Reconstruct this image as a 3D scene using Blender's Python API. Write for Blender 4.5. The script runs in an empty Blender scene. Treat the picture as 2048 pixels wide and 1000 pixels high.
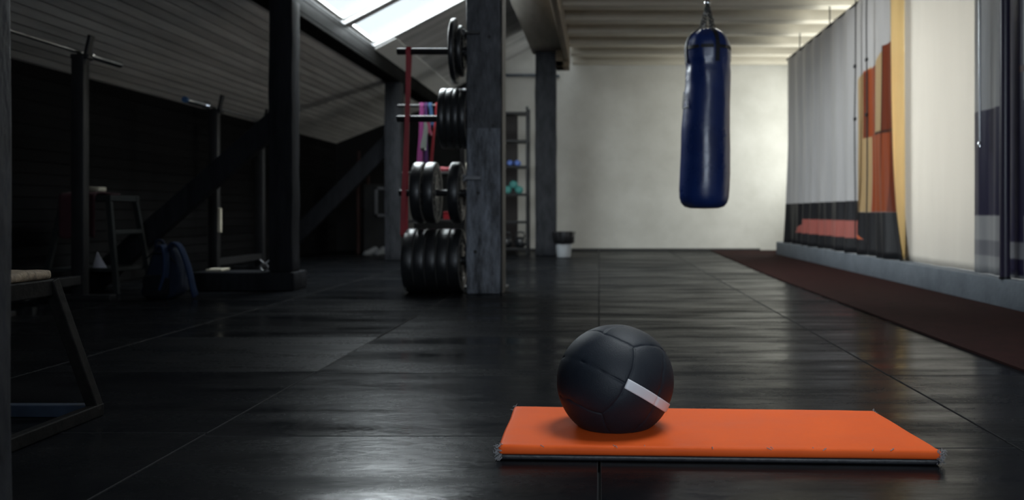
import bpy, bmesh, math, random
from mathutils import Vector, Matrix, Euler, noise
import numpy as np
random.seed(7)
SC = bpy.context.scene
COL = SC.collection
PI = math.pi
R = math.radians

# ------------------------------------------------------------------ camera, sky, light, exposure
EYE = 0.58
cd = bpy.data.cameras.new('camera')
cam = bpy.data.objects.new('camera', cd); COL.objects.link(cam)
cam.location = (0, 0, EYE); cam.rotation_euler = (R(90), 0, 0)
cd.sensor_width = 36; cd.lens = 1800 * 36 / 2048
cd.shift_x = -174 / 2048; cd.shift_y = -75 / 2048
cd.clip_start = 0.05; cd.clip_end = 100
cd.dof.use_dof = True; cd.dof.focus_distance = 2.3; cd.dof.aperture_fstop = 3.2
SC.camera = cam
SC.view_settings.view_transform = 'Standard'; SC.view_settings.look = 'None'
SC.view_settings.exposure = 0.0; SC.view_settings.gamma = 1; SC.view_settings.use_curve_mapping = False
SC.cycles.sample_clamp_indirect = 4
SC.cycles.max_bounces = 8; SC.cycles.diffuse_bounces = 5; SC.cycles.transparent_max_bounces = 8

w = bpy.data.worlds.new('sky'); SC.world = w; w.use_nodes = True
bg = w.node_tree.nodes['Background']; bg.inputs[0].default_value = (0.86, 0.94, 1, 1); bg.inputs[1].default_value = 1.3

def area(name, loc, direction, sx, sy, power, color=(1, 1, 1), spread=180):
    l = bpy.data.lights.new(name, 'AREA'); l.shape = 'RECTANGLE'; l.size = sx; l.size_y = sy
    l.energy = power; l.color = color; l.spread = R(spread)
    o = bpy.data.objects.new(name, l); COL.objects.link(o); o.location = loc
    o.rotation_euler = Vector(direction).to_track_quat('-Z', 'Y').to_euler()
    return o
ROOF_N = Vector((0.466, 0, -0.885))            # inward normal of the sloping roof field
# daylight at the roof windows, the windows behind the curtains and the one behind the viewer
area('daylight_roof_far', (-1.80, 8.45, 2.86), ROOF_N, 3.3, 1.9, 420, (0.92, 0.97, 1))
area('fill_ceiling_near', (0.75, 2.9, 3.2), (0, 0, -1), 1.3, 1.1, 38, (0.92, 0.955, 1), 110)  # overhead fill added for the mat and ball, above an unseen opening
area('fill_ceiling_mid', (1.0, 8.2, 3.2), (0, 0, -1), 1.6, 1.0, 90, (1, 0.97, 0.92))  # second overhead fill, added for the far wall
area('daylight_side', (3.32, 8.9, 1.4), (-1, 0, 0), 6.6, 2.1, 235, (1, 0.95, 0.86))
area('daylight_side_far', (3.32, 13.0, 1.7), (-1, 0, 0), 0.9, 2.0, 45, (1, 0.97, 0.9))
area('daylight_behind', (0.6, -2.75, 1.6), (0, 1, 0), 2.4, 1.3, 105, (0.76, 0.87, 1))

# ------------------------------------------------------------------ helpers
class MB:
    """collects shapes in world coordinates; build() links them as ONE mesh object"""
    def __init__(self): self.bm = bmesh.new()
    def _xf(self, vs, M):
        if M is not None:
            for v in vs: v.co = M @ v.co
    def box(self, a, b, bevel=0.0, M=None, seg=2):
        a = Vector(a); b = Vector(b); tmp = bmesh.new()
        bmesh.ops.create_cube(tmp, size=1)
        for v in tmp.verts:
            v.co = Vector(((a[i] + b[i]) / 2 + v.co[i] * (b[i] - a[i]) for i in range(3)))
        if bevel > 0:
            bmesh.ops.bevel(tmp, geom=tmp.edges[:], offset=min(bevel, min(abs(b[i] - a[i]) for i in range(3)) * .45), segments=seg, affect='EDGES', profile=.5)
        self._xf(tmp.verts, M); self._add(tmp); return self
    def _add(self, tmp):
        me = bpy.data.meshes.new('tmp'); tmp.to_mesh(me); tmp.free(); self.bm.from_mesh(me); bpy.data.meshes.remove(me)
    def bar(self, p, q, wx, wy, bevel=0.004, up=(0, 0, 1)):
        """rectangular bar from p to q; wx across, wy along 'up'"""
        p = Vector(p); q = Vector(q); d = (q - p); L = d.length; d.normalize()
        u = Vector(up); u = (u - d * u.dot(d))
        if u.length < 1e-4: u = Vector((1, 0, 0)); u = u - d * u.dot(d)
        u.normalize(); s = d.cross(u)
        M = Matrix((( s.x, u.x, d.x, p.x), (s.y, u.y, d.y, p.y), (s.z, u.z, d.z, p.z), (0, 0, 0, 1)))
        return self.box((-wx/2, -wy/2, 0), (wx/2, wy/2, L), bevel, M)
    def tube(self, pts, r, n=12, closed=False, caps=True, flat=None, up=(0, 0, 1)):
        """swept round (or, with flat=(w,t), flat strap) section"""
        pts = [Vector(p) for p in pts]; N = len(pts); rings = []
        U = Vector(up)
        for i, p in enumerate(pts):
            if closed: t = pts[(i+1) % N] - pts[i-1]
            else: t = pts[min(i+1, N-1)] - pts[max(i-1, 0)]
            t.normalize()
            a = U - t * U.dot(t)
            if a.length < 1e-3: a = Vector((1, 0, 0)) - t * t.x
            if a.length < 1e-3: a = Vector((0, 1, 0)) - t * t.y
            a.normalize(); b = t.cross(a)
            rr = r[i] if isinstance(r, (list, tuple)) else r
            if flat:
                W, T = flat; T = T/2; W = W/2
                prof = [(-W, -T), (W, -T), (W, T), (-W, T)]
                rings.append([self.bm.verts.new(p + a*x + b*y) for x, y in prof])
            else:
                rings.append([self.bm.verts.new(p + a*math.cos(2*PI*k/n)*rr + b*math.sin(2*PI*k/n)*rr) for k in range(n)])
        m = len(rings[0])
        for i in range(N if closed else N-1):
            A = rings[i]; B = rings[(i+1) % N]
            for k in range(m): self.bm.faces.new((A[k], A[(k+1) % m], B[(k+1) % m], B[k]))
        if caps and not closed:
            self.bm.faces.new(rings[0][::-1]); self.bm.faces.new(rings[-1])
        return self
    def lathe(self, prof, o=(0, 0, 0), axis='z', n=48, wob=None):
        """prof: (radius, height) list; radius 0 ends are closed"""
        o = Vector(o); rings = []
        for r, h in prof:
            if r < 1e-6:
                pt = [(0, 0, h)]
            else:
                pt = []
                for k in range(n):
                    a = 2*PI*k/n; rr = r * (wob(a, h) if wob else 1)
                    pt.append((rr*math.cos(a), rr*math.sin(a), h))
            if axis == 'x': pt = [(c, a, b) for a, b, c in pt]
            if axis == 'y': pt = [(b, c, a) for a, b, c in pt]
            rings.append([self.bm.verts.new(o + Vector(q)) for q in pt])
        for A, B in zip(rings, rings[1:]):
            if len(A) == 1 and len(B) == 1: continue
            for k in range(n):
                k2 = (k+1) % n
                if len(A) == 1: self.bm.faces.new((A[0], B[k2], B[k]))
                elif len(B) == 1: self.bm.faces.new((A[k], A[k2], B[0]))
                else: self.bm.faces.new((A[k], A[k2], B[k2], B[k]))
        return self
    def prism(self, poly, lo, hi, plane='xy', bevel=0.0):
        """extrude a polygon: plane 'xy' along z, 'xz' along y, 'yz' along x"""
        def P(u, v, h): return {'xy': (u, v, h), 'xz': (u, h, v), 'yz': (h, u, v)}[plane]
        tmp = bmesh.new()
        A = [tmp.verts.new(P(u, v, lo)) for u, v in poly]; B = [tmp.verts.new(P(u, v, hi)) for u, v in poly]
        tmp.faces.new(A[::-1]); tmp.faces.new(B)
        n = len(poly)
        for k in range(n): tmp.faces.new((A[k], A[(k+1) % n], B[(k+1) % n], B[k]))
        if bevel: bmesh.ops.bevel(tmp, geom=tmp.edges[:], offset=bevel, segments=2, affect='EDGES')
        self._add(tmp); return self
    def slab(self, us, vs, holes, t, F):
        """flat slab over us x vs (ranges) with rectangular holes, thickness t, mapped by F(u,v,w)"""
        U = sorted(set([us[0], us[1]] + [h[i] for h in holes for i in (0, 1)]))
        V = sorted(set([vs[0], vs[1]] + [h[i] for h in holes for i in (2, 3)]))
        solid = {}
        for i in range(len(U)-1):
            for j in range(len(V)-1):
                cu = (U[i]+U[i+1])/2; cv = (V[j]+V[j+1])/2
                solid[i, j] = not any(h[0] < cu < h[1] and h[2] < cv < h[3] for h in holes)
        vc = {}
        def vt(i, j, k):
            if (i, j, k) not in vc: vc[i, j, k] = self.bm.verts.new(F(U[i], V[j], t*k))
            return vc[i, j, k]
        for (i, j), s in solid.items():
            if not s: continue
            self.bm.faces.new([vt(i, j, 0), vt(i, j+1, 0), vt(i+1, j+1, 0), vt(i+1, j, 0)])
            self.bm.faces.new([vt(i, j, 1), vt(i+1, j, 1), vt(i+1, j+1, 1), vt(i, j+1, 1)])
            for (di, dj, e) in ((-1, 0, ((i, j), (i, j+1))), (1, 0, ((i+1, j+1), (i+1, j))), (0, -1, ((i+1, j), (i, j))), (0, 1, ((i, j+1), (i+1, j+1)))):
                if not solid.get((i+di, j+dj), False):
                    (a, b), (c, d) = e
                    self.bm.faces.new([vt(a, b, 0), vt(a, b, 1), vt(c, d, 1), vt(c, d, 0)])
        return self
    def build(self, name, m, parent=None, smooth=None, world=True):
        bmesh.ops.recalc_face_normals(self.bm, faces=self.bm.faces[:])
        if parent is not None and world:
            root = parent
            while root.parent: root = root.parent
            bmesh.ops.translate(self.bm, verts=self.bm.verts[:], vec=-root.location)
        me = bpy.data.meshes.new(name); self.bm.to_mesh(me); self.bm.free()
        for mm in (m if isinstance(m, (list, tuple)) else [m]): me.materials.append(mm)
        o = bpy.data.objects.new(name, me); COL.objects.link(o)
        if parent is not None: o.parent = parent
        if smooth is not None:
            me.shade_smooth(); me.set_sharp_from_angle(angle=R(smooth))
        return o

def tag(o, label, cat, group=None, kind=None):
    o['label'] = label; o['category'] = cat
    if group: o['group'] = group
    if kind: o['kind'] = kind
    return o
def struct(o):
    o['kind'] = 'structure'; return o
def thing(name, label, cat, loc, group=None):
    o = bpy.data.objects.new(name, None); COL.objects.link(o); o.location = loc; o.empty_display_size = .1
    return tag(o, label, cat, group)
def dup(src, loc, label, rot=None, group=None):
    c = src.copy(); COL.objects.link(c); c.location = loc
    if rot is not None: c.rotation_euler = rot
    c['label'] = label
    if group: c['group'] = group
    def kids(s, d):
        for ch in list(s.children):
            k = ch.copy(); COL.objects.link(k); k.parent = d; kids(ch, k)
    kids(src, c)
    return c

# ------------------------------------------------------------------ materials
def mat(name, base, rough=.6, metal=0.0, var=0.0, nscale=6, stretch=(1, 1, 1), bump=0.0, bscale=40, spec=.5, rvar=0.0, col2=None, coat=0.0, sheen=0.0, detail=5):
    m = bpy.data.materials.new(name); m.use_nodes = True
    nt = m.node_tree; N = nt.nodes; L = nt.links; b = N['Principled BSDF']
    b.inputs['Base Color'].default_value = (*base, 1); b.inputs['Roughness'].default_value = rough
    b.inputs['Metallic'].default_value = metal; b.inputs['Specular IOR Level'].default_value = spec
    b.inputs['Coat Weight'].default_value = coat; b.inputs['Sheen Weight'].default_value = sheen
    tc = N.new('ShaderNodeTexCoord'); mp = N.new('ShaderNodeMapping'); mp.inputs['Scale'].default_value = stretch
    L.new(tc.outputs['Object'], mp.inputs['Vector'])
    if var or rvar or col2:
        t = N.new('ShaderNodeTexNoise'); t.inputs['Scale'].default_value = nscale; t.inputs['Detail'].default_value = detail; t.inputs['Roughness'].default_value = .65
        L.new(mp.outputs['Vector'], t.inputs['Vector'])
        rp = N.new('ShaderNodeMapRange'); rp.inputs[1].default_value = .3; rp.inputs[2].default_value = .7
        L.new(t.outputs['Fac'], rp.inputs[0])
        if var or col2:
            mx = N.new('ShaderNodeMix'); mx.data_type = 'RGBA'
            c2 = col2 or tuple(min(1, c*(1+var)) for c in base)
            mx.inputs[6].default_value = (*(base if col2 else tuple(c*(1-var) for c in base)), 1); mx.inputs[7].default_value = (*c2, 1)
            L.new(rp.outputs[0], mx.inputs[0]); L.new(mx.outputs[2], b.inputs['Base Color'])
        if rvar:
            r2 = N.new('ShaderNodeMapRange'); r2.inputs[3].default_value = max(0.03, rough-rvar); r2.inputs[4].default_value = min(1, rough+rvar)
            L.new(rp.outputs[0], r2.inputs[0]); L.new(r2.outputs[0], b.inputs['Roughness'])
    if bump:
        t2 = N.new('ShaderNodeTexNoise'); t2.inputs['Scale'].default_value = bscale; t2.inputs['Detail'].default_value = 4
        L.new(mp.outputs['Vector'], t2.inputs['Vector'])
        bp = N.new('ShaderNodeBump'); bp.inputs['Strength'].default_value = bump; bp.inputs['Distance'].default_value = .01
        L.new(t2.outputs['Fac'], bp.inputs['Height']); L.new(bp.outputs['Normal'], b.inputs['Normal'])
    return m

def boards(name, c1, c2, width, axis, rough=.7, nscale=5, stretch=(1, 1, 1), groove=.12, spec=.04):
    """painted boards: grooves repeat every 'width' along object axis 0/1/2, wear streaks by noise"""
    m = mat(name, c1, rough, col2=c2, nscale=nscale, stretch=stretch, rvar=.12, spec=spec)
    nt = m.node_tree; N = nt.nodes; L = nt.links; b = N['Principled BSDF']
    tc = N.new('ShaderNodeTexCoord'); sp = N.new('ShaderNodeSeparateXYZ'); L.new(tc.outputs['Object'], sp.inputs[0])
    dv = N.new('ShaderNodeMath'); dv.operation = 'DIVIDE'; dv.inputs[1].default_value = width; L.new(sp.outputs[axis], dv.inputs[0])
    fr = N.new('ShaderNodeMath'); fr.operation = 'FRACT'; L.new(dv.outputs[0], fr.inputs[0])
    gt = N.new('ShaderNodeMapRange'); gt.inputs[1].default_value = 0; gt.inputs[2].default_value = groove; L.new(fr.outputs[0], gt.inputs[0])
    fl = N.new('ShaderNodeMath'); fl.operation = 'FLOOR'; L.new(dv.outputs[0], fl.inputs[0])
    wn = N.new('ShaderNodeTexWhiteNoise'); wn.noise_dimensions = '1D'; L.new(fl.outputs[0], wn.inputs['W'])
    mr = N.new('ShaderNodeMapRange'); mr.inputs[3].default_value = .78; mr.inputs[4].default_value = 1.12; L.new(wn.outputs['Value'], mr.inputs[0])
    src = b.inputs['Base Color'].links[0].from_socket
    mu = N.new('ShaderNodeMix'); mu.data_type = 'RGBA'; mu.blend_type = 'MULTIPLY'; mu.inputs[0].default_value = 1
    L.new(src, mu.inputs[6]); L.new(mr.outputs[0], mu.inputs[7]); L.new(mu.outputs[2], b.inputs['Base Color'])
    bp = N.new('ShaderNodeBump'); bp.inputs['Strength'].default_value = .7; bp.inputs['Distance'].default_value = .008
    L.new(gt.outputs[0], bp.inputs['Height']); L.new(bp.outputs['Normal'], b.inputs['Normal'])
    return m

def glass(name):
    m = bpy.data.materials.new(name); m.use_nodes = True; nt = m.node_tree; N = nt.nodes; L = nt.links
    N.remove(N['Principled BSDF']); o = N['Material Output']
    t = N.new('ShaderNodeBsdfTransparent'); t.inputs[0].default_value = (.95, .97, .97, 1)
    g = N.new('ShaderNodeBsdfGlossy'); g.inputs['Roughness'].default_value = .03
    x = N.new('ShaderNodeMixShader'); x.inputs[0].default_value = .06
    L.new(t.outputs[0], x.inputs[1]); L.new(g.outputs[0], x.inputs[2]); L.new(x.outputs[0], o.inputs[0]); return m

M = {}
M['white_wall'] = mat('whitewashed_plaster', (.50, .49, .45), .85, col2=(.60, .59, .55), nscale=2.2, bump=.25, bscale=25, spec=.2)
M['black_wall'] = boards('black_painted_brick', (.005, .005, .0055), (.010, .010, .0105), .085, 2, .75, 7, (1, 1, 1), .15)
M['black_plaster'] = mat('black_painted_plaster', (.005, .005, .0055), .85, var=.3)
M['grey_planks'] = boards('grey_painted_planks', (.50, .485, .46), (.74, .72, .68), .085, 0, .7, 6, (2.5, .18, 2.5), .10)
M['roof_planks'] = boards('pale_grey_roof_boards', (.40, .40, .40), (.52, .52, .51), .14, 1, .7, 3, (1, 2, 1), .06)
M['ceiling'] = mat('cream_ceiling_boards', (.30, .28, .235), .75, col2=(.38, .35, .29), nscale=3, stretch=(.4, 2, 1), spec=.2)
M['joist'] = mat('cream_painted_joists', (.50, .46, .38), .7, col2=(.60, .56, .47), nscale=4, stretch=(.5, 2, 2), bump=.1, spec=.25)
M['beam_dark'] = boards('dark_stained_beam', (.006, .006, .006), (.012, .012, .0115), .105, 2, .7, 5, (1, .3, 1), .08)
M['beam_pale'] = mat('weathered_pale_beam', (.36, .335, .29), .75, col2=(.52, .49, .44), nscale=4, stretch=(2, .3, 2), bump=.2, bscale=18, spec=.2)
M['beam_brown'] = mat('brown_edge_timber', (.10, .072, .043), .75, var=.3, stretch=(2, .3, 2), nscale=5)
M['post'] = mat('black_painted_rough_timber', (.022, .0235, .028), .5, col2=(.105, .109, .122), spec=.25, nscale=9, stretch=(2, 2, .7), bump=.9, bscale=30, rvar=.2, detail=9)
M['post_mid'] = mat('black_painted_timber', (.011, .012, .014), .6, col2=(.034, .036, .042), spec=.15, nscale=8, stretch=(2, 2, .7), bump=.6, bscale=26, detail=8)
M['post_dark'] = mat('black_painted_smooth_timber', (.007, .0075, .009), .65, col2=(.017, .018, .021), spec=.04, nscale=6, stretch=(3, 3, .5), bump=.35, bscale=20, rvar=.15)
def post_paler_below():
    m = mat('worn_black_timber_paler_below', (.022, .023, .027), .55, col2=(.12, .124, .135), spec=.2, nscale=9, stretch=(2, 2, .7), bump=.9, bscale=30, rvar=.2, detail=9)
    nt = m.node_tree; N = nt.nodes; L = nt.links; b = N['Principled BSDF']
    tc = N.new('ShaderNodeTexCoord'); sp = N.new('ShaderNodeSeparateXYZ'); L.new(tc.outputs['Object'], sp.inputs[0])
    t = N.new('ShaderNodeTexNoise'); t.inputs['Scale'].default_value = 5; t.inputs['Detail'].default_value = 8; t.inputs['Roughness'].default_value = .75
    mp = N.new('ShaderNodeMapping'); mp.inputs['Scale'].default_value = (2.6, 2.6, .55); L.new(tc.outputs['Object'], mp.inputs[0]); L.new(mp.outputs[0], t.inputs['Vector'])
    zz = N.new('ShaderNodeMath'); zz.operation = 'LESS_THAN'; L.new(sp.outputs[2], zz.inputs[0]); zz.inputs[1].default_value = 1.18  # paler blotches only below this height
    nr_ = N.new('ShaderNodeMapRange'); nr_.inputs[1].default_value = .42; nr_.inputs[2].default_value = .74; L.new(t.outputs['Fac'], nr_.inputs[0])
    mu = N.new('ShaderNodeMath'); mu.operation = 'MULTIPLY'; L.new(zz.outputs[0], mu.inputs[0]); L.new(nr_.outputs[0], mu.inputs[1])
    src = b.inputs['Base Color'].links[0].from_socket
    mx = N.new('ShaderNodeMix'); mx.data_type = 'RGBA'; L.new(mu.outputs[0], mx.inputs[0]); L.new(src, mx.inputs[6]); mx.inputs[7].default_value = (.30, .325, .375, 1)
    L.new(mx.outputs[2], b.inputs['Base Color']); return m
M['post'] = post_paler_below()
M['post_edge'] = mat('rusty_edge_strip', (.018, .0155, .013), .6, var=.35, nscale=9, stretch=(1, 1, .3))
M['white_paint'] = mat('white_gloss_trim', (.62, .62, .60), .5, var=.05)
M['glass'] = glass('window_glass')
M['ledge'] = mat('blue_grey_concrete', (.085, .10, .12), .7, col2=(.13, .15, .175), nscale=5, bump=.3, bscale=30, spec=.3)
M['carpet'] = mat('dark_red_carpet', (.014, .0045, .0042), .95, col2=(.024, .0075, .0065), nscale=9, bump=.6, bscale=260, spec=.1)
M['skirting'] = mat('dark_skirting', (.03, .03, .03), .6, var=.2)
M['rubber'] = mat('black_rubber_plate', (.011, .012, .014), .38, var=.25, nscale=14, rvar=.10, bump=.06, bscale=80)
M['plate_face'] = mat('worn_grey_plate_face', (.13, .122, .112), .6, col2=(.26, .245, .225), nscale=9, stretch=(1, 1, 1), bump=.3, bscale=40)
M['steel_black'] = mat('black_powder_coated_steel', (.010, .010, .011), .45, spec=.3, var=.2, nscale=12)
M['steel'] = mat('brushed_steel', (.42, .42, .43), .3, 1.0, var=.15, nscale=12)
M['dark_chain'] = mat('dull_dark_chain', (.10, .10, .10), .4, .8, var=.2)
M['chrome'] = mat('chrome', (.62, .63, .65), .16, 1.0)
M['red_rubber'] = mat('red_rubber_band', (.26, .008, .016), .5, var=.15)
M['pink_rubber'] = mat('pink_rubber_band', (.24, .035, .16), .5, var=.1)
M['rose_rubber'] = mat('rose_rubber_band', (.26, .04, .08), .5, var=.1)
M['purple_rubber'] = mat('purple_rubber_band', (.08, .02, .13), .5, var=.1)
M['blue_rubber'] = mat('blue_rubber_band', (.03, .09, .20), .5, var=.1)
M['grey_rubber'] = mat('grey_green_rubber_band', (.20, .23, .20), .5, var=.1)
M['orange_vinyl'] = mat('orange_vinyl', (.64, .088, .015), .55, col2=(.73, .112, .022), nscale=5, bump=.10, bscale=24, spec=.08, rvar=.08)
M['black_vinyl'] = mat('black_vinyl', (.012, .013, .016), .45, var=.2, bump=.2, bscale=40)
M['fray'] = mat('grey_frayed_thread', (.22, .22, .23), .9, var=.3)
M['ball'] = mat('black_grained_leather', (.0060, .0098, .0165), .56, var=.12, nscale=8, bump=.12, bscale=420, spec=.38)
M['stripe'] = mat('white_reflective_tape', (.66, .66, .69), .5, var=.03)
M['bag'] = mat('glossy_blue_leather', (.005, .020, .105), .30, col2=(.010, .031, .155), nscale=3, bump=.22, bscale=9, spec=.6, rvar=.08)
M['bag_strap'] = mat('black_webbing', (.010, .010, .013), .6, var=.2)
M['bag_print'] = mat('white_printed_mark', (.55, .56, .58), .5)
M['bin_body'] = mat('pale_grey_bin_plastic', (.40, .42, .44), .45, var=.05)
M['bin_bag'] = mat('black_bin_liner', (.012, .012, .013), .3, var=.2, bump=.6, bscale=20)
M['door'] = mat('dark_red_brown_door', (.011, .0055, .0045), .55, var=.25, stretch=(3, 3, .4))
M['teal'] = mat('teal_vinyl', (.03, .20, .18), .4, var=.1)
M['blue_vinyl'] = mat('bright_blue_vinyl', (.06, .14, .48), .4, var=.1)
M['navy'] = mat('navy_backpack_fabric', (.0045, .008, .018), .85, col2=(.007, .012, .026), nscale=12, bump=.3, bscale=160, spec=.15)
M['navy_pale'] = mat('faded_blue_webbing', (.010, .020, .050), .85, spec=.15, var=.2, bump=.3, bscale=160)
M['grey_fabric'] = mat('grey_mesh_fabric', (.005, .006, .008), .9, spec=.1, var=.2)
M['maroon'] = mat('maroon_cloth', (.030, .004, .008), .9, var=.25, bump=.4, bscale=20)
M['cream_cloth'] = mat('cream_towel', (.38, .35, .28), .95, var=.1, bump=.5, bscale=60)
M['paper'] = mat('white_paper', (.40, .39, .43), .8, var=.05)
M['wood_pale'] = mat('worn_pale_pad', (.30, .235, .16), .85, col2=(.12, .09, .065), nscale=26, stretch=(1, 2, 1), bump=.6, bscale=60)
M['frame_steel'] = mat('scuffed_dark_steel', (.0032, .0034, .0038), .6, col2=(.012, .0112, .0105), spec=.12, nscale=18, bump=.2, bscale=50)
M['frame_blue'] = mat('blue_grey_steel_bar', (.016, .026, .045), .45, var=.3, nscale=14)
M['trestle'] = mat('dull_grey_green_steel', (.010, .012, .012), .7, spec=.2, var=.3, nscale=8)
M['white_curtain'] = None
M['shoe'] = mat('white_shoe_leather', (.16, .17, .18), .5, var=.1)
M['panel_grey'] = mat('grey_metal_frame', (.17, .175, .19), .5, var=.1)
M['panel_dark'] = mat('dark_panel', (.018, .018, .018), .4, var=.2)
M['yellow_cloth'] = mat('ochre_cloth', (.45, .34, .16), .9, col2=(.52, .41, .21), nscale=4, stretch=(3, 3, .3))
M['navy_sheet'] = mat('navy_sheet', (.016, .014, .032), .35, col2=(.028, .022, .045), nscale=3, stretch=(3, 3, .3))
M['dark_red'] = mat('dark_red_cloth', (.13, .008, .014), .8, var=.2)
M['spill_pale'] = mat('painted_skylight_spill', (.66, .66, .64), .6, var=.06, stretch=(1, .3, 1))
M['amber'] = mat('amber_plastic', (.30, .24, .11), .4)
M['orange_dark'] = mat('rust_orange_paint', (.03, .007, .004), .6, var=.2)

# ------------------------------------------------------------------ floor: rubber tiles with open seams
def floor_material():
    m = bpy.data.materials.new('worn_black_rubber_tiles'); m.use_nodes = True
    nt = m.node_tree; N = nt.nodes; L = nt.links; b = N['Principled BSDF']
    tc = N.new('ShaderNodeTexCoord')
    def noise_(scale, st, detail=6, rough=.65):
        mp = N.new('ShaderNodeMapping'); mp.inputs['Scale'].default_value = st; L.new(tc.outputs['Object'], mp.inputs['Vector'])
        t = N.new('ShaderNodeTexNoise'); t.inputs['Scale'].default_value = scale; t.inputs['Detail'].default_value = detail; t.inputs['Roughness'].default_value = rough
        L.new(mp.outputs['Vector'], t.inputs['Vector']); return t.outputs['Fac']
    def rng(s, a, b_, c, d):
        r = N.new('ShaderNodeMapRange'); r.inputs[1].default_value = a; r.inputs[2].default_value = b_; r.inputs[3].default_value = c; r.inputs[4].default_value = d
        L.new(s, r.inputs[0]); return r.outputs[0]
    streak = noise_(1.5, (.7, 3.2, 1))
    patch = noise_(2.2, (1, 1.3, 1), 4)
    fine = noise_(60, (1, 1.5, 1), 3)
    at = N.new('ShaderNodeAttribute'); at.attribute_name = 'tile'
    mx = N.new('ShaderNodeMix'); mx.data_type = 'RGBA'; mx.inputs[6].default_value = (.004, .0046, .0058, 1); mx.inputs[7].default_value = (.009, .0094, .0102, 1)
    L.new(rng(patch, .35, .7, 0, 1), mx.inputs[0]); L.new(mx.outputs[2], b.inputs['Base Color'])
    ad = N.new('ShaderNodeMath'); ad.operation = 'ADD'; L.new(rng(streak, .32, .68, .12, .33), ad.inputs[0]); L.new(rng(at.outputs['Fac'], 0, 1, -.05, .06), ad.inputs[1])
    ad2 = N.new('ShaderNodeMath'); ad2.operation = 'ADD'; L.new(ad.outputs[0], ad2.inputs[0]); L.new(rng(fine, .3, .7, -.03, .05), ad2.inputs[1])
    L.new(ad2.outputs[0], b.inputs['Roughness'])
    L.new(rng(streak, .34, .66, .28, .10), b.inputs['Specular IOR Level'])
    df = N.new('ShaderNodeBsdfDiffuse'); L.new(mx.outputs[2], df.inputs[0])
    ms = N.new('ShaderNodeMixShader'); L.new(rng(streak, .34, .66, .38, .72), ms.inputs[0])
    L.new(b.outputs[0], ms.inputs[1]); L.new(df.outputs[0], ms.inputs[2]); L.new(ms.outputs[0], N['Material Output'].inputs[0])
    bp = N.new('ShaderNodeBump'); bp.inputs['Strength'].default_value = .06; bp.inputs['Distance'].default_value = .003
    bp2 = N.new('ShaderNodeBump'); bp2.inputs['Strength'].default_value = .10; bp2.inputs['Distance'].default_value = .03
    L.new(patch, bp2.inputs['Height']); L.new(bp2.outputs['Normal'], bp.inputs['Normal'])
    L.new(fine, bp.inputs['Height']); L.new(bp.outputs['Normal'], b.inputs['Normal'])
    return m
M['floor'] = floor_material()
M['subfloor'] = mat('dark_screed', (.004, .004, .005), .9)

def build_floor():
    mb = MB(); mb.box((-4.2, -2.9, -.12), (3.3, 13.9, -.022)); bm = mb.bm
    for f in bm.faces: f.material_index = 1
    tiles = []
    rnd = random.Random(3)
    cols = [(-4.2, -3.09, .5), (-3.09, -2.06, .1), (-2.06, -1.03, 2.37), (-1.03, 0, 2.336), (0, 1.03, 2.217), (1.03, 2.06, 2.29), (2.06, 3.3, .4)]
    for ci, (x0, x1, off) in enumerate(cols):
        y = off - .912 * 6
        while y < 13.9:
            y0, y1 = max(y, -2.9), min(y + .912, 13.9)
            if y1 - y0 > .05:
                g = rnd.uniform(.0018, .0036); gl = .0055 if ci == 5 else g 
                if ci == 3 and 4.0 < y0 < 4.4: gl = .012
                j = rnd.uniform(-.003, .003)
                n0 = len(bm.verts)
                mb.box((x0 + gl + j*.5, y0 + g, -.03), (x1 - g + j*.5, y1 - g, rnd.uniform(-.0006, .0)), .0010, seg=1)
                tiles.append((n0, len(bm.verts), rnd.random()))
            y += .912
    for f in bm.faces:
        f.normal_update()
        if f.normal.z < .97: f.material_index = 1
    o = mb.build('floor', [M['floor'], M['subfloor']])
    a = o.data.attributes.new('tile', 'FLOAT', 'POINT')
    for n0, n1, v in tiles:
        for k in range(n0, n1): a.data[k].value = v
    struct(o)
build_floor()

# ------------------------------------------------------------------ room shell
YB = 13.7; YF = -2.8; XL = -4.0; XR = 3.2
ZL = 1.628                                      # top of the low knee wall
def FX(x): return lambda u, v, t: (x + t, u, v)
def FY(y): return lambda u, v, t: (u, y + t, v)
struct(MB().slab((YF, YB), (-.1, ZL + .05), [], -.15, FX(XL)).build('wall_left', M['black_wall']))
struct(MB().prism([(XL-.15, -.1), (-1.72, -.1), (-1.72, 2.78), (-2.41, 2.42), (XL-.15, 1.72)], YB, YB+.2, 'xz').build('wall_back_black', M['black_plaster']))
struct(MB().prism([(-1.72, -.1), (XR+.15, -.1), (XR+.15, 3.2), (-.9, 3.2), (-1.72, 2.78)], YB, YB+.2, 'xz').build('wall_back', M['white_wall']))
struct(MB().slab((YF-.2, YB+.2), (-.1, 3.4), [(5.6, 8.85, .35, 2.85), (8.97, 12.2, .35, 2.85), (12.55, 13.45, .7, 2.7)], .15, FX(XR)).build('wall_right', M['white_wall']))
struct(MB().slab((XL-.15, XR+.15), (-.1, 3.4), [(-.6, 1.8, .95, 2.25)], -.2, FY(YF)).build('wall_front', M['white_wall']))
def window(n, parts, pane):
    mb = MB()
    for a, b in parts: mb.box(a, b, .004)
    f = struct(mb.build('window_%d' % n, M['white_paint']))
    mb = MB(); mb.box(*pane); p = mb.build('pane', M['glass'], f)
    return f
for n, (y0, y1, z0, z1) in ((3, (5.6, 8.85, .35, 2.85)), (4, (8.97, 12.2, .35, 2.85)), (5, (12.55, 13.45, .7, 2.7))):
    x0, x1 = XR + .05, XR + .10; fr = .05
    window(n, [((x0, y0, z0), (x1, y1, z0+fr)), ((x0, y0, z1-fr), (x1, y1, z1)), ((x0, y0, z0), (x1, y0+fr, z1)), ((x0, y1-fr, z0), (x1, y1, z1)),
               ((x0, y0, z1-.03), (x1, y1, z1))], ((x0+.02, y0, z0), (x0+.026, y1, z1)))
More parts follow.
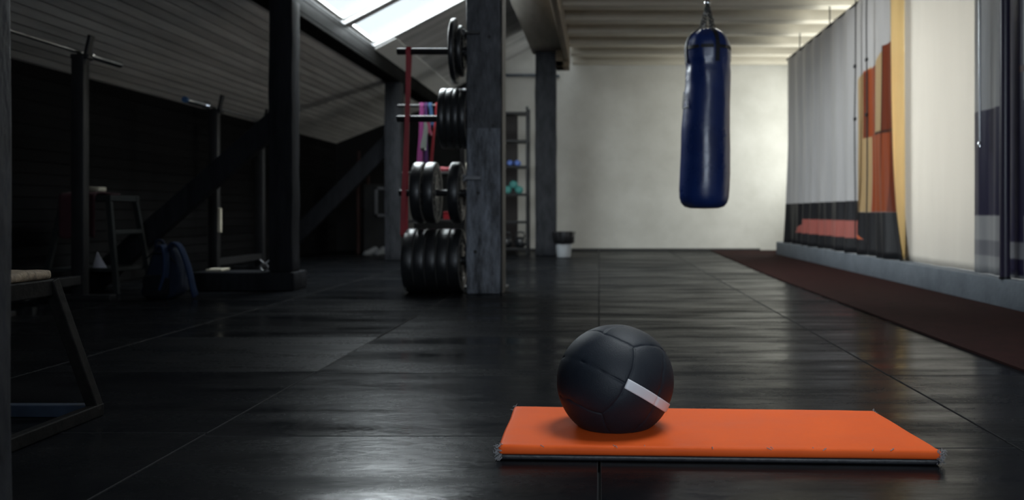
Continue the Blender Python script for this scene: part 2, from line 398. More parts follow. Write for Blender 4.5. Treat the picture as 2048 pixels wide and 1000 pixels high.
x0, x1, z0, z1, y0, y1 = -.6, 1.8, .95, 2.25, YF-.1, YF-.05
window(6, [((x0, y0, z0), (x1, y1, z0+.05)), ((x0, y0, z1-.05), (x1, y1, z1)), ((x0, y0, z0), (x0+.05, y1, z1)), ((x1-.05, y0, z0), (x1, y1, z1)), ((.575, y0, z0), (.625, y1, z1))],
       ((x0, y0+.02, z0), (x1, y0+.026, z1)))

# sloping plank ceiling over the low side, up to the long dark beam
sl = Vector((1.42, 0, 2.19 - ZL)).normalized(); nl = Vector((-sl.z, 0, sl.x))
def FLS(u, v, t): p = Vector((XL - .12, 0, ZL - .12*sl.z/sl.x)) + sl*u + nl*t; return (p.x, v, p.z)
struct(MB().slab((0, 1.66), (YF, YB), [], .1, FLS).build('ceiling_left', M['grey_planks']))
# roof field rising from the beam to the ridge side, with roof windows
P0 = Vector((-2.41, 0, 2.36)); sr = Vector((1, 0, .526)).normalized(); nr = Vector((-sr.z, 0, sr.x))
def FRS(u, v, t): p = P0 + sr*u + nr*t; return (p.x, v, p.z)
SK = [(.0, 1.42, 7.30, 8.52), (.0, 1.42, 8.66, 9.66)]
struct(MB().slab((0, 1.74), (YF, YB), SK, .08, FRS).build('ceiling_slope', M['roof_planks']))
for n, (u0, u1, v0, v1) in ((1, SK[0]), (2, SK[1])):
    mb = MB()
    def bx(a0, a1, b0, b1):
        mb.slab((a0, a1), (b0, b1), [], .05, lambda u, v, t: FRS(u, v, t + .05))
    e = .018
    bx(u0-.02, u0+e, v0-.02, v1+.02); bx(u1-e, u1+.02, v0-.02, v1+.02); bx(u0+e, u1-e, v0-.02, v0+e); bx(u0+e, u1-e, v1-e, v1+.02)
    f = struct(mb.build('window_%d' % n, M['white_paint']))
    MB().slab((u0, u1), (v0, v1), [], .006, lambda u, v, t: FRS(u, v, t + .075)).build('pane', M['glass'], f)
struct(MB().slab((-.02, .24), (9.70, YB-.02), [], -.018, FRS).build('skylight_spill_1', M['spill_pale']))  # skylight brightness on the roof's lower edge laid on as a pale strip
# flat ceiling on the curtain side
CZ = 2.96
CH = [(.1, 1.4, 2.35, 3.45), (.2, 1.8, 7.7, 8.7)]
struct(MB().slab((-.392, XR + .1), (YF, YB), CH, .12, lambda u, v, t: (u, v, CZ + t)).build('ceiling', M['ceiling']))
for n, (u0, u1, v0, v1) in ((8, CH[0]), (9, CH[1])):  # unseen ceiling openings added to carry the fill lights
    e = .04; zz = CZ + .07
    window(n, [((u0-.01, v0-.01, zz), (u1+.01, v0+e, zz+.05)), ((u0-.01, v1-e, zz), (u1+.01, v1+.01, zz+.05)), ((u0-.01, v0, zz), (u0+e, v1, zz+.05)), ((u1-e, v0, zz), (u1+.01, v1, zz+.05))],
           ((u0, v0, zz+.02), (u1, v1, zz+.026)))
struct(MB().box((-1.24, YB-.02, 0), (2.45, YB, .035)).build('baseboard_back', M['skirting']))

# timber
g = 'ceiling joists over the curtain side'
ord_ = ['joist bearing on the back wall', 'second joist out from the back wall', 'third joist out from the back wall', 'fourth joist out from the back wall', 'fifth joist out from the back wall',
        'sixth joist out from the back wall', 'seventh joist out from the back wall', 'eighth joist out from the back wall', 'ninth joist out from the back wall', 'joist above the blue punching bag']
ys = [13.52, 12.80, 12.05, 11.3, 10.55, 9.8, 9.05, 6.9, 6.0]
for k, y in enumerate(ys):
    lab = 'cream painted ceiling ' + (ord_[-1] if y == 6.0 else ord_[k])
    tag(MB().box((-.40, y-.11, CZ-.15), (XR, y+.10, CZ+.002), .008).build('ceiling_joist', M['joist'], smooth=40), lab, 'joist', g)

tag(MB().box((-2.61, YF, 2.17), (-2.415, YB, 2.37), .01).build('roof_beam', M['beam_dark'], smooth=40), 'long dark timber beam under the roof window, carrying the sloping plank ceiling', 'beam')
tag(MB().box((-.91, YF, 2.745), (-.47, 12.35, 3.13), .012).build('roof_beam', M['beam_pale'], smooth=40), 'wide weathered beam across the tops of the two thick black posts', 'beam')
tag(MB().box((-.468, YF, 2.60), (-.394, 12.3, 3.08), .006).build('edge_board', M['beam_brown'], smooth=40), 'brown timber edge board along the flat ceiling', 'board')
tag(MB().box((-.575, 11.95, 2.52), (-.40, 12.32, 2.598), .006).box((-.575, 11.95, 2.52), (-.471, 12.32, 2.743), .006).build('timber_corbel', M['beam_brown'], smooth=40), 'dark brown timber block beside the top of the post by the bin', 'corbel')

def rough_post(name, a, b, m, bevel=.012, cuts=24, amp=.006, seed=1):
    mb = MB(); mb.box(a, b, bevel); bm = mb.bm
    es = [e for e in bm.edges if abs(e.verts[0].co.z - e.verts[1].co.z) > .3]
    bmesh.ops.subdivide_edges(bm, edges=es, cuts=cuts, use_grid_fill=True)
    for v in bm.verts:
        n = noise.noise_vector(Vector((v.co.x*3+seed, v.co.y*3, v.co.z*4)))
        v.co.x += n.x*amp; v.co.y += n.y*amp
    return mb
# thick post that carries the weight rack
t = thing('timber_post', 'thick worn black timber post standing beside the racked weight plates', 'post', (-.82, 6.52, 0))
rough_post('post', (-.945, 6.4, 0), (-.700, 6.648, 2.743), M['post'], seed=1).build('shaft', M['post'], t, smooth=40)
MB().box((-.6985, 6.412, 0), (-.688, 6.645, 2.743), .003).build('edge_strip', M['post_edge'], t)
for z, x, y in ((.72, -.86, 6.396), (1.83, -.78, 6.396), (1.2, -.75, 6.396), (.3, -.88, 6.396)): MB().lathe([(0, -.004), (.012, -.004), (.014, .004), (0, .006)], (x, y, z), 'y', 12).build('bolt_head', M['steel_black'], t, smooth=40)
t = thing('timber_post', 'dark timber post standing beside the small pale rubbish bin', 'post', (-.72, 12.25, 0))
rough_post('post', (-.86, 12.1, 0), (-.578, 12.34, 2.743), M['post_mid'], seed=5).build('shaft', M['post_mid'], t, smooth=40)
t = thing('timber_post', 'black timber post on a sleeper block in front of the bar racks', 'post', (-2.36, 6.76, .137))
rough_post('post', (-2.45, 6.67, .137), (-2.275, 6.85, 2.168), M['post_dark'], seed=9).build('shaft', M['post_dark'], t, smooth=40)
t = thing('timber_post', 'bluish black timber post under the far part of the long roof beam', 'post', (-2.5, 11.0, 0))
rough_post('post', (-2.60, 10.9, 0), (-2.405, 11.1, 2.168), M['post_mid'], seed=13).build('shaft', M['post_mid'], t, smooth=40)
t = thing('timber_post', 'dark blurred timber post close to the viewer beside the padded stool', 'post', (-.95, 1.4, 0))
rough_post('post', (-1.16, 1.3, 0), (-.968, 1.49, 2.12), M['post_mid'], seed=17).build('shaft', M['post_mid'], t, smooth=40)
tag(MB().box((-3.02, 6.65, 0), (-2.255, 6.95, .137), .012).build('sleeper_block', M['post_dark'], smooth=40), 'long black timber sleeper lying under the post by the backpack', 'sleeper')
tag(MB().bar((-2.42, 6.91, 1.33), (-3.93, 6.91, -.0), .10, .16, .01).build('diagonal_brace', M['post_dark'], smooth=40), 'black diagonal timber brace behind the backpack, running up to its post', 'brace')
tag(MB().bar((-2.50, 11.16, 1.55), (-3.95, 11.16, .08), .10, .20, .01).build('diagonal_brace', M['post_dark'], smooth=40), 'black diagonal timber brace rising to the far bluish post', 'brace')

# ledge, carpet, curtains
tag(MB().box((2.44, -2.78, 0), (2.86, 12.4, .178), .01).build('concrete_ledge', M['ledge'], smooth=40), 'low blue-grey concrete ledge running under the hanging sheets', 'ledge')
tag(MB().prism([(1.56, -2.75), (2.435, -2.75), (2.435, 12.41), (2.9, 12.42), (2.9, 13.66), (1.69, 13.66), (1.55, 8.0), (1.54, 4.0)], .0005, .010, 'xy').build('carpet_runner', M['carpet']), 'dark red carpet runner along the foot of the concrete ledge', 'carpet')

def cloth(name, m, y0, y1, z0, z1, x, folds, amp, label, cat, bottom_amp=None, thick=.004, cell=.03, top_sag=0.0, lean=None, seed=0, group=None):
    ny = max(8, int((y1-y0)/cell)); nz = max(12, int((z1-z0)/.06)); mb = MB(); bm = mb.bm
    G = []
    for j in range(nz+1):
        row = []; f = j/nz
        for i in range(ny+1):
            s = i/ny; y = y0 + (y1-y0)*s; z = z0 + (z1-z0)*f
            a = amp + ((bottom_amp if bottom_amp is not None else amp) - amp) * (1-f)**2.5
            ph = folds*s*2*PI + 1.4*noise.noise((s*4+seed, f*.6, 0))
            dx = a*math.sin(ph) + a*.6*math.sin(2.3*ph+1.1+seed)*(1-f)
            dx += .25*a*noise.noise((s*14, f*2, seed))
            yy = y + (lean(s, f) if lean else 0)
            zz = z - top_sag*f*math.sin(s*PI)
            row.append(bm.verts.new((x+dx, yy, zz)))
        G.append(row)
    for j in range(nz):
        for i in range(ny): bm.faces.new((G[j][i], G[j][i+1], G[j+1][i+1], G[j+1][i]))
    o = mb.build(name, m); o.data.shade_smooth()
    sd = o.modifiers.new('thickness', 'SOLIDIFY'); sd.thickness = thick; sd.offset = 0
    return tag(o, label, cat, group)

def sheet_material(name, ground, regions, rough=.55, translucent=0.15, tone=.06):
    """sheet with colour regions: each region is (colour, [(a,b,c),...]) = a*y+b*z>c half-planes of object space, plus a light weave tone"""
    m = mat(name, ground, rough, spec=.35)
    nt = m.node_tree; N = nt.nodes; L = nt.links; b = N['Principled BSDF']
    tc = N.new('ShaderNodeTexCoord'); sp = N.new('ShaderNodeSeparateXYZ'); L.new(tc.outputs['Object'], sp.inputs[0])
    mp = N.new('ShaderNodeMapping'); mp.inputs['Scale'].default_value = (1, 3, .4); L.new(tc.outputs['Object'], mp.inputs[0])
    t = N.new('ShaderNodeTexNoise'); t.inputs['Scale'].default_value = 3; t.inputs['Detail'].default_value = 4; L.new(mp.outputs[0], t.inputs['Vector'])
    g0 = N.new('ShaderNodeMix'); g0.data_type = 'RGBA'; g0.inputs[6].default_value = (*[c*(1-tone*2) for c in ground], 1); g0.inputs[7].default_value = (*[c*(1+tone*2) for c in ground], 1)
    L.new(t.outputs['Fac'], g0.inputs[0]); cur = g0.outputs[2]
    def mth(op, a, b_=None):
        n = N.new('ShaderNodeMath'); n.operation = op
        for i, s in enumerate((a, b_)):
            if s is None: continue
            if isinstance(s, (int, float)): n.inputs[i].default_value = s
            else: L.new(s, n.inputs[i])
        return n.outputs[0]
    for col, planes in regions:
        fac = None
        for a, bb, c in planes:
            v = mth('ADD', mth('MULTIPLY', sp.outputs[1], a), mth('MULTIPLY', sp.outputs[2], bb))
            s = N.new('ShaderNodeMapRange'); s.interpolation_type = 'SMOOTHSTEP'; s.inputs[1].default_value = c-.008; s.inputs[2].default_value = c+.008; L.new(v, s.inputs[0])
            fac = s.outputs[0] if fac is None else mth('MULTIPLY', fac, s.outputs[0])
        mx = N.new('ShaderNodeMix'); mx.data_type = 'RGBA'; L.new(fac, mx.inputs[0]); L.new(cur, mx.inputs[6]); mx.inputs[7].default_value = (*col, 1); cur = mx.outputs[2]
    L.new(cur, b.inputs['Base Color'])
    if translucent:
        tr = N.new('ShaderNodeBsdfTranslucent'); L.new(cur, tr.inputs[0]); ms = N.new('ShaderNodeMixShader'); ms.inputs[0].default_value = translucent
        out = N['Material Output']; L.new(b.outputs[0], ms.inputs[1]); L.new(tr.outputs[0], ms.inputs[2]); L.new(ms.outputs[0], out.inputs[0])
    return m
def rect(y0, y1, z0, z1): return [(1, 0, y0), (-1, 0, -y1), (0, 1, z0), (0, -1, -z1)]
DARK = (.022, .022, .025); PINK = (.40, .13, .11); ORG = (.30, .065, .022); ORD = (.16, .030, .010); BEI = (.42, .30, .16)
M['reflection_sheet'] = sheet_material('painted_reflection_sheet', (.46, .455, .465), [  # room reflections painted in as colour: dark floor, pink mat, orange lockers
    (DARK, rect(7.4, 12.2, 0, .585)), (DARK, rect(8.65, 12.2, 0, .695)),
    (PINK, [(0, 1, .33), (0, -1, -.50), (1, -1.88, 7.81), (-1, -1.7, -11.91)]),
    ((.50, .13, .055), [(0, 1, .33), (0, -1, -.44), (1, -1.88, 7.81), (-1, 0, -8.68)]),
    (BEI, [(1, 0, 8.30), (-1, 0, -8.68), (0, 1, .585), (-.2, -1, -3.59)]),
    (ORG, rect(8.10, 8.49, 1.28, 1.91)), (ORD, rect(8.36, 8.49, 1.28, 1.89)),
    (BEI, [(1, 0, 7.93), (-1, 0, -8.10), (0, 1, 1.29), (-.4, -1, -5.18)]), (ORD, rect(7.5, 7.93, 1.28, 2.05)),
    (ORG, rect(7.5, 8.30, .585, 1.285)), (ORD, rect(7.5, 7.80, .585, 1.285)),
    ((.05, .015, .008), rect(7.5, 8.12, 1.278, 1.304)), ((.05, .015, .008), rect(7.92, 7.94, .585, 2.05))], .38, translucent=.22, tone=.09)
M['white_curtain'] = sheet_material('white_curtain_cloth', (.64, .62, .59), [], .8, .5, .02)
M['yellow_cloth'] = sheet_material('ochre_curtain_cloth', (.74, .64, .45), [], .85, .45, .05)
NAVY = (.022, .019, .050)
M['dark_sheet'] = sheet_material('dark_banded_sheet', (.32, .32, .33), [  # grey sheet with navy and dull bands set by position
    (NAVY, rect(4, 7, .56, 1.25)), (NAVY, [(1, 0, 5.36), (-1, 0, -5.58), (0, 1, .2)]), ((.09, .05, .05), rect(4, 5.4, 1.42, 1.46)),
    ((.20, .20, .22), rect(4, 7, .30, .40))], .35, .05, .12)

cloth('reflection_backdrop', M['reflection_sheet'], 7.73, 11.95, .181, 2.62, 2.50, 9, .010, 'grey backdrop sheet with painted-in reflections of dark floor, pink mat and orange lockers', 'sheet', .046, seed=2,
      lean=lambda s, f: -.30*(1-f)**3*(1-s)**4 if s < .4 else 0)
cloth('ochre_curtain', M['yellow_cloth'], 7.36, 8.2, .181, 2.9, 2.605, 3, .012, 'narrow ochre curtain hanging between the grey backdrop and the white curtain', 'curtain', .02, seed=4)
cloth('white_curtain', M['white_curtain'], 6.03, 7.54, .181, 2.9, 2.555, 1.4, .006, 'wide plain white curtain glowing with daylight over the ledge', 'curtain', .010, seed=6)
cloth('dark_sheet', M['dark_sheet'], 4.2, 6.045, .181, 2.9, 2.525, 7, .006, 'dark navy and grey banded sheet hanging behind the black pole', 'sheet', .010, seed=8)
def cord(y, label, seed):
    pts = [(2.425 + .004*math.sin(z*3+seed), y + .012*noise.noise((z*1.7, seed, 0)), z) for z in np.linspace(.30, 2.94, 40)]
    mb = MB(); mb.tube(pts, None, flat=(.004, .030), up=(1, 0, 0)); 
    for z in (1.45, 1.95): mb.box((2.413, y-.022, z), (2.432, y+.022, z+.03), .003)
    tag(mb.build('hanging_strap', M['bag_strap']), label, 'strap', 'black straps over the backdrop sheet')
cord(8.52, 'slack black strap hanging down the grey part of the backdrop sheet', 1.0)
cord(8.15, 'black strap hanging in front of the orange lockers on the backdrop sheet', 4.0)
for y, lab in ((11.2, 'thin dark hanger wire nearest the back wall above the backdrop sheet'), (9.75, 'thin dark hanger wire in the middle above the backdrop sheet')):
    tag(MB().tube([(2.50, y, 2.60), (2.50, y, 2.96)], .007, 8).build('hanger_wire', M['steel_black']), lab, 'wire', 'hanger wires of the backdrop')
tag(MB().tube([(2.50, 7.5, 2.612), (2.50, 12.0, 2.612)], .010, 8).build('curtain_rail', M['steel_black']), 'slim dark rail along the top edge of the backdrop sheet', 'rail')
t = thing('black_pole', 'tall black pole standing on the ledge before the dark sheet', 'pole', (2.47, 5.46, .178))
MB().tube([(2.462, 5.46, .19), (2.462, 5.46, 2.96)], .030, 20).build('shaft', M['navy_sheet'], t, smooth=40)
MB().lathe([(0, 0), (.034, 0), (.034, .01), (.0, .012)], (2.462, 5.46, .178), n=24).build('foot_plate', M['steel_black'], t, smooth=40)
t = thing('chrome_rod', 'slender chrome rod at the edge of the dark sheet beside the white curtain', 'rod', (2.465, 5.83, 1.0))
MB().tube([(2.465, 5.83, 1.03), (2.465, 5.83, 2.9)], .008, 12).build('shaft', M['steel'], t, smooth=40)
MB().lathe([(0, 1.0), (.012, 1.0), (.014, 1.02), (.008, 1.04), (0, 1.04)], (2.465, 5.83, 0), n=16).build('tip', M['chrome'], t, smooth=40)

# ------------------------------------------------------------------ orange mat
def build_mat():
    t = thing('exercise_mat', 'worn orange vinyl exercise mat lying under the black ball', 'mat', (.2675, 2.295, 0)); t.rotation_euler = (0, 0, R(-2.8))
    L_, W_, H = 1.022, .428, .036
    rot_ = Matrix.Rotation(R(2.8), 2)
    def warp(mb):
        for v in mb.bm.verts:
            u = v.co.x/L_+.5; w_ = v.co.y/W_+.5
            X = (1-w_)*((1-u)*-.2374+u*.7859) + w_*((1-u)*-.2396+u*.7588); Y = (1-w_)*((1-u)*2.105+u*2.059) + w_*((1-u)*2.537+u*2.479)
            q = rot_ @ Vector((X-.2675, Y-2.295)); v.co.x = q.x; v.co.y = q.y
        return mb
    def shell(z0, z1, inset, mname, name, r):
        nx, ny = 104, 46; mb = MB(); bm = mb.bm
        mb.box((-L_/2+inset, -W_/2+inset, z0), (L_/2-inset, W_/2-inset, z1), r, seg=4)
        es = [e for e in bm.edges if abs(e.verts[0].co.x-e.verts[1].co.x) > .3]; bmesh.ops.subdivide_edges(bm, edges=es, cuts=60, use_grid_fill=True)
        es = [e for e in bm.edges if abs(e.verts[0].co.y-e.verts[1].co.y) > .15]; bmesh.ops.subdivide_edges(bm, edges=es, cuts=26, use_grid_fill=True)
        return mb
    mb = shell(.0125, H, 0, None, None, .011)
    for v in mb.bm.verts:
        x, y, z = v.co
        n = noise.noise((x*9, y*9, 1)); ed = min(L_/2-abs(x), W_/2-abs(y))
        if z > .02: v.co.z += .0011*n - .0036*math.exp(-((W_/2+y-.030)/.009)**2)*(.5+.5*noise.noise((x*6, 0, 3)))
        v.co.y += .0022*noise.noise((x*5, 2, z*10)) if abs(y) > W_/2-.02 else 0
        v.co.x += .002*noise.noise((y*7, 5, 0)) if abs(x) > L_/2-.02 else 0
    warp(mb).build('cover', M['orange_vinyl'], t, smooth=60, world=False)
    mb = shell(.0, .0135, .004, None, None, .005)
    for v in mb.bm.verts: v.co.y += .002*noise.noise((v.co.x*5, 7, 0)) if abs(v.co.y) > W_/2-.02 else 0
    warp(mb).build('underside', M['black_vinyl'], t, smooth=60, world=False)
    rnd = random.Random(5)
    for k in range(11):                              # small scuffs and thread ends along the edge seam
        x = rnd.uniform(-.42, .45); y = -W_/2 + rnd.uniform(.004, .014)
        warp(MB().tube([(x, y, H-.0015), (x+rnd.uniform(-.004, .004), y-.004, H+.001), (x+rnd.uniform(-.008, .008), y-.008, H-.003)], .0009, 5)).build('loose_stitch', M['fray'], t, world=False)
    for sx in (-1, 1):
        for sy in (-1, 1):
            mb = MB(); nn = 46 if sy < 0 else 24
            for k in range(nn):
                px = sx*(L_/2 - rnd.uniform(-.002, .012)); py = sy*(W_/2 - rnd.uniform(-.001, .010)); pz = rnd.uniform(.004, H)
                d = Vector((sx*rnd.uniform(-.2, 1), sy*rnd.uniform(-.2, 1), rnd.uniform(-.7, .9))).normalized()*rnd.uniform(.005, .013)
                p = Vector((px, py, pz)); q = p + d; q.z = max(.001, q.z); mid = (p+q)/2 + Vector((rnd.uniform(-.003, .003),)*3); mid.z = max(.001, mid.z)
                mb.tube([p, mid, q], [.0011, .0010, .0005], 5)
            warp(mb).build('frayed_corner', M['fray'], t, world=False)
build_mat()

# ------------------------------------------------------------------ medicine ball
def build_ball():
    CX, CY, RX, RY = 560, 507, 470, 440
    seams = [
        [(60, 300), (148, 322), (300, 360), (450, 430), (560, 487), (628, 522)],
        [(700, 255), (700, 330), (685, 410), (655, 485), (628, 530), (590, 610), (520, 690), (450, 745)],
        [(450, 745), (380, 730), (290, 690), (200, 645), (120, 620)],
        [(450, 745), (470, 810), (505, 880), (585, 935)],
        [(700, 255), (650, 225), (600, 205), (540, 175), (470, 150), (440, 130), (390, 118), (340, 118)],
        [(465, 140), (500, 110), (560, 92), (620, 85)],
        [(700, 255), (760, 240), (850, 238), (930, 258)],
        [(930, 258), (940, 340), (925, 450), (895, 580), (860, 660), (810, 760), (750, 830), (680, 890)],
        [(930, 258), (975, 300), (1000, 340)]]
    tilt = Matrix.Rotation(R(-10), 3, 'X')
    def direction(x, y):
        u = (x-CX)/RX; v = (CY-y)/RY; r2 = u*u+v*v
        if r2 > .985: s = math.sqrt(.985/r2); u *= s; v *= s; r2 = .985
        return tilt @ Vector((u, -math.sqrt(1-r2), v))
    segs = []
    for sline in seams:
        d = [direction(*p) for p in sline]
        for a, b in zip(d, d[1:]):
            segs.append((a, b)); segs.append((Vector((-a.x, -a.y, a.z)), Vector((-b.x, -b.y, b.z))))
    A = np.array([s[0] for s in segs]); B = np.array([s[1] for s in segs])
    RAD, RV, FL = .149, .142, .1135                  # radius, half-height, height of centre above the mat
    def surface(D):
        D = D/np.linalg.norm(D, axis=1, keepdims=True)
        dist = np.full(len(D), 9.0)
        for a, b in zip(A, B):
            ab = b-a; tt = np.clip(((D-a)@ab)/(ab@ab+1e-9), 0, 1); dd = np.linalg.norm(D-(a+tt[:, None]*ab), axis=1); dist = np.minimum(dist, dd)
        h = 1 - .019*np.exp(-(dist/.0105)**2) - .007*np.exp(-(dist/.05)**2) + .004
        P = D*h[:, None]*np.array([RAD, RAD, RV])
        lowz = P[:, 2] < -FL                        # the ball settles flat on the mat
        sag = np.clip((-P[:, 2]-.06)/.07, 0, 1); P[:, 0] *= 1+.035*sag; P[:, 1] *= 1+.035*sag
        P[lowz, 2] = -FL
        return P
    t = thing('medicine_ball', 'black leather medicine ball with a white stripe resting on the orange mat', 'ball', (.0417, 2.303, .0366)); 
    mb = MB(); bmesh.ops.create_icosphere(mb.bm, subdivisions=7, radius=1)
    mb.bm.verts.ensure_lookup_table()
    P = surface(np.array([v.co for v in mb.bm.verts]))
    for v, p in zip(mb.bm.verts, P): v.co = (p[0], p[1], p[2]+FL)
    o = mb.build('shell', M['ball'], t, world=False); o.data.shade_smooth()
    mb = MB(); bm = mb.bm; n = 40; m_ = 8; G = []
    def lerp(a, b, f): return (a[0]+(b[0]-a[0])*f, a[1]+(b[1]-a[1])*f)
    ds = []
    for i in range(n+1):
        f = i/n; e = 6*math.sin(f*PI)
        a = lerp((652, 488-0), (990, 688), f); b = lerp((620, 555), (960, 754), f); a = (a[0], a[1]-e); b = (b[0], b[1]-e)
        for j in range(m_+1): ds.append(direction(*lerp(a, b, j/m_)))
    P = surface(np.array(ds)); D = np.array(ds); P = P + D/np.linalg.norm(D, axis=1, keepdims=True)*.0011
    V = [bm.verts.new((p[0], p[1], p[2]+FL)) for p in P]
    for i in range(n):
        for j in range(m_): bm.faces.new((V[i*(m_+1)+j], V[(i+1)*(m_+1)+j], V[(i+1)*(m_+1)+j+1], V[i*(m_+1)+j+1]))
    o = mb.build('white_stripe', M['stripe'], t, world=False); o.data.shade_smooth()
    sd = o.modifiers.new('thickness', 'SOLIDIFY'); sd.thickness = .0018; sd.offset = 1
build_ball()

# ------------------------------------------------------------------ punching bag
def build_bag():
    bx_, by_ = .712, 6.0
    K = 6.0/1800/2.328                               # measured profile steps to metres
    prof = [(972, 206, 0), (970, 205, 65), (962, 204, 92), (945, 204, 107), (920, 204, 114), (880, 205, 116.5), (800, 208, 117), (700, 210, 115), (600, 210, 112.5), (500, 215, 108), (400, 221, 104.5),
            (320, 224, 105), (250, 221, 107), (225, 220, 107), (200, 219, 103), (178, 218, 92), (160, 222, 76), (146, 224, 56), (141, 225, 48), (139, 225, 30), (150, 225, 0)]
    t = thing('punching_bag', 'long glossy blue punching bag hanging on chains before the white wall', 'punching bag', (bx_, by_, .61))
    def Z(y): return EYE + (425 - y/2.328) * 6.0/1800
    mb = MB(); bm = mb.bm; n = 72; rings = []
    # resample profile densely
    dense = []
    for (a, b) in zip(prof, prof[1:]):
        kk = 1 if a[2] == 0 or b[2] == 0 else max(1, int(abs(a[0]-b[0])/14)+1)
        for q in range(kk): f = q/kk; dense.append(tuple(a[i]+(b[i]-a[i])*f for i in range(3)))
    dense.append(prof[-1])
    def off(cx): return (cx-212)*K
    for y, cx, r in dense:
        z = Z(y); x0 = bx_ + off(cx); rr = r*K
        if rr < 1e-5: rings.append([bm.verts.new((x0, by_, z))]); continue
        ring = []
        for k in range(n):
            a = 2*PI*k/n
            top = max(0, min(1, (z-1.25)/.45)); 
            wv = 1 + .018*top*math.sin(9*a+3*z*4) * (1 if z < 1.72 else 1.4) + .012*noise.noise((math.cos(a)*1.6, math.sin(a)*1.6, z*3.5)) + .016*top*noise.noise((math.cos(a)*5, math.sin(a)*5, z*5))
            if abs(z-1.557) < .022: wv -= .02
            ring.append(bm.verts.new((x0+rr*wv*math.cos(a), by_+rr*wv*math.sin(a), z)))
        rings.append(ring)
    for A, B in zip(rings, rings[1:]):
        for k in range(n):
            k2 = (k+1) % n
            if len(A) == 1: bm.faces.new((A[0], B[k2], B[k]))
            elif len(B) == 1: bm.faces.new((A[k], A[k2], B[0]))
            else: bm.faces.new((A[k], A[k2], B[k2], B[k]))
    o = mb.build('body', M['bag'], t); o.data.shade_smooth()
    zc = Z(231); xc = bx_ + off(220); rc = 106*K
    mb = MB(); mb.tube([(xc+(rc+.001)*math.cos(2*PI*k/48), by_+(rc+.001)*math.sin(2*PI*k/48), zc) for k in range(48)], None, flat=(.022, .006), closed=True)
    mb.build('waist_strap', M['bag_strap'], t, smooth=50)
    for ang in (-72, 18, 108, 198):
        a = R(ang); pts = []
        for y, r in ((300, 106.5), (265, 107.5), (231, 109), (205, 106), (182, 96), (164, 82), (148, 60), (142, 50), (140, 44)):
            pts.append((xc+(r*K+.002)*math.cos(a), by_+(r*K+.002)*math.sin(a), Z(y)))
        s = MB(); s.tube(pts, None, flat=(.028, .005), up=(-math.sin(a), math.cos(a), 0)); s.build('hanging_strap', M['bag_strap'], t)
        top = Vector((xc, by_, 1.975)); st = Vector((xc+.052*math.cos(a), by_+.052*math.sin(a), 1.795))
        c = MB(); nl_ = 9; d = (top-st); L_ = d.length; d.normalize()
        for i in range(nl_):
            ctr = st + d*(L_*(i+.5)/nl_); u = d.orthogonal().normalized(); v = d.cross(u)
            if i % 2: u = v
            h = L_/nl_*.62
            c.tube([ctr + d*h*math.cos(2*PI*k/14) + u*.010*math.sin(2*PI*k/14) for k in range(14)], .0045, 6, closed=True)
        c.build('chain', M['dark_chain'], t, smooth=60)
    r = MB(); r.lathe([(0, 1.968), (.020, 1.968), (.022, 1.975), (.022, 1.99), (.013, 2.0), (.013, 2.02), (0, 2.02)], (xc, by_, 0), n=20)
    r.tube([(xc+.022*math.cos(2*PI*k/20), by_, 2.045+.028*math.sin(2*PI*k/20)) for k in range(20)], .005, 8, closed=True)
    r.build('swivel', M['chrome'], t, smooth=50)
    c = MB()
    for i in range(19):
        z = 2.085 + i*.04; u = Vector((1, 0, 0)) if i % 2 else Vector((0, 1, 0))
        c.tube([Vector((xc, by_, z)) + Vector((0, 0, .027*math.cos(2*PI*k/12))) + u*.011*math.sin(2*PI*k/12) for k in range(12)], .0035, 6, closed=True)
    c.build('chain', M['steel'], t, smooth=60)
    # small printed triangle at the side
    p = MB(); cx_ = bx_ + off(216)
    def on(aa, z, r=107.5): return (cx_+(r*K+.0045)*math.cos(aa), by_+(r*K+.0045)*math.sin(aa), z)
    a0, a1 = R(176), R(214); zl, zh = Z(505), Z(430)
    for A, B in (((a0, zl), (a1, zl)), ((a1, zl), (R(195), zh)), ((R(195), zh), (a0, zl))):
        p.tube([on(A[0]+(B[0]-A[0])*f, A[1]+(B[1]-A[1])*f, 108.5) for f in np.linspace(0, 1, 9)], .0035, 6)
    p.build('printed_mark', M['bag_print'], t, smooth=50)
build_bag()

# ------------------------------------------------------------------ weight rack and plates
RY_ = 6.55
t = thing('weight_rack', 'black steel peg rack fixed to the thick post, holding weight plates', 'weight rack', (-.98, RY_+.15, 0))
MB().box((-1.00, 6.80, 0), (-.90, 6.90, 2.0), .006).box((-1.05, 6.79, 0), (-.70, 7.0, .02), .004).build('upright', M['steel_black'], t)
for z, xl in ((1.752, -1.470), (1.262, -1.470), (.722, -1.455), (.232, -1.380)):
    MB().lathe([(0, xl), (.021, xl), (.024, xl+.004), (.024, -.955), (0, -.955)], (0, RY_, z), 'x', 24).box((-.985, RY_-.02, z-.03), (-.952, 6.82, z+.03), .004).build('peg', M['steel_black'], t, smooth=40)
MB().box((-.965, 6.36, .812), (-.835, 6.395, .838), .004).box((-.965, 6.36, .80), (-.948, 6.56, .85), .004).build('bracket', M['panel_grey'], t)
MB().box((-.965, 6.365, 1.845), (-.845, 6.395, 1.865), .004).box((-.965, 6.36, 1.83), (-.948, 6.56, 1.88), .004).build('bracket', M['panel_dark'], t)

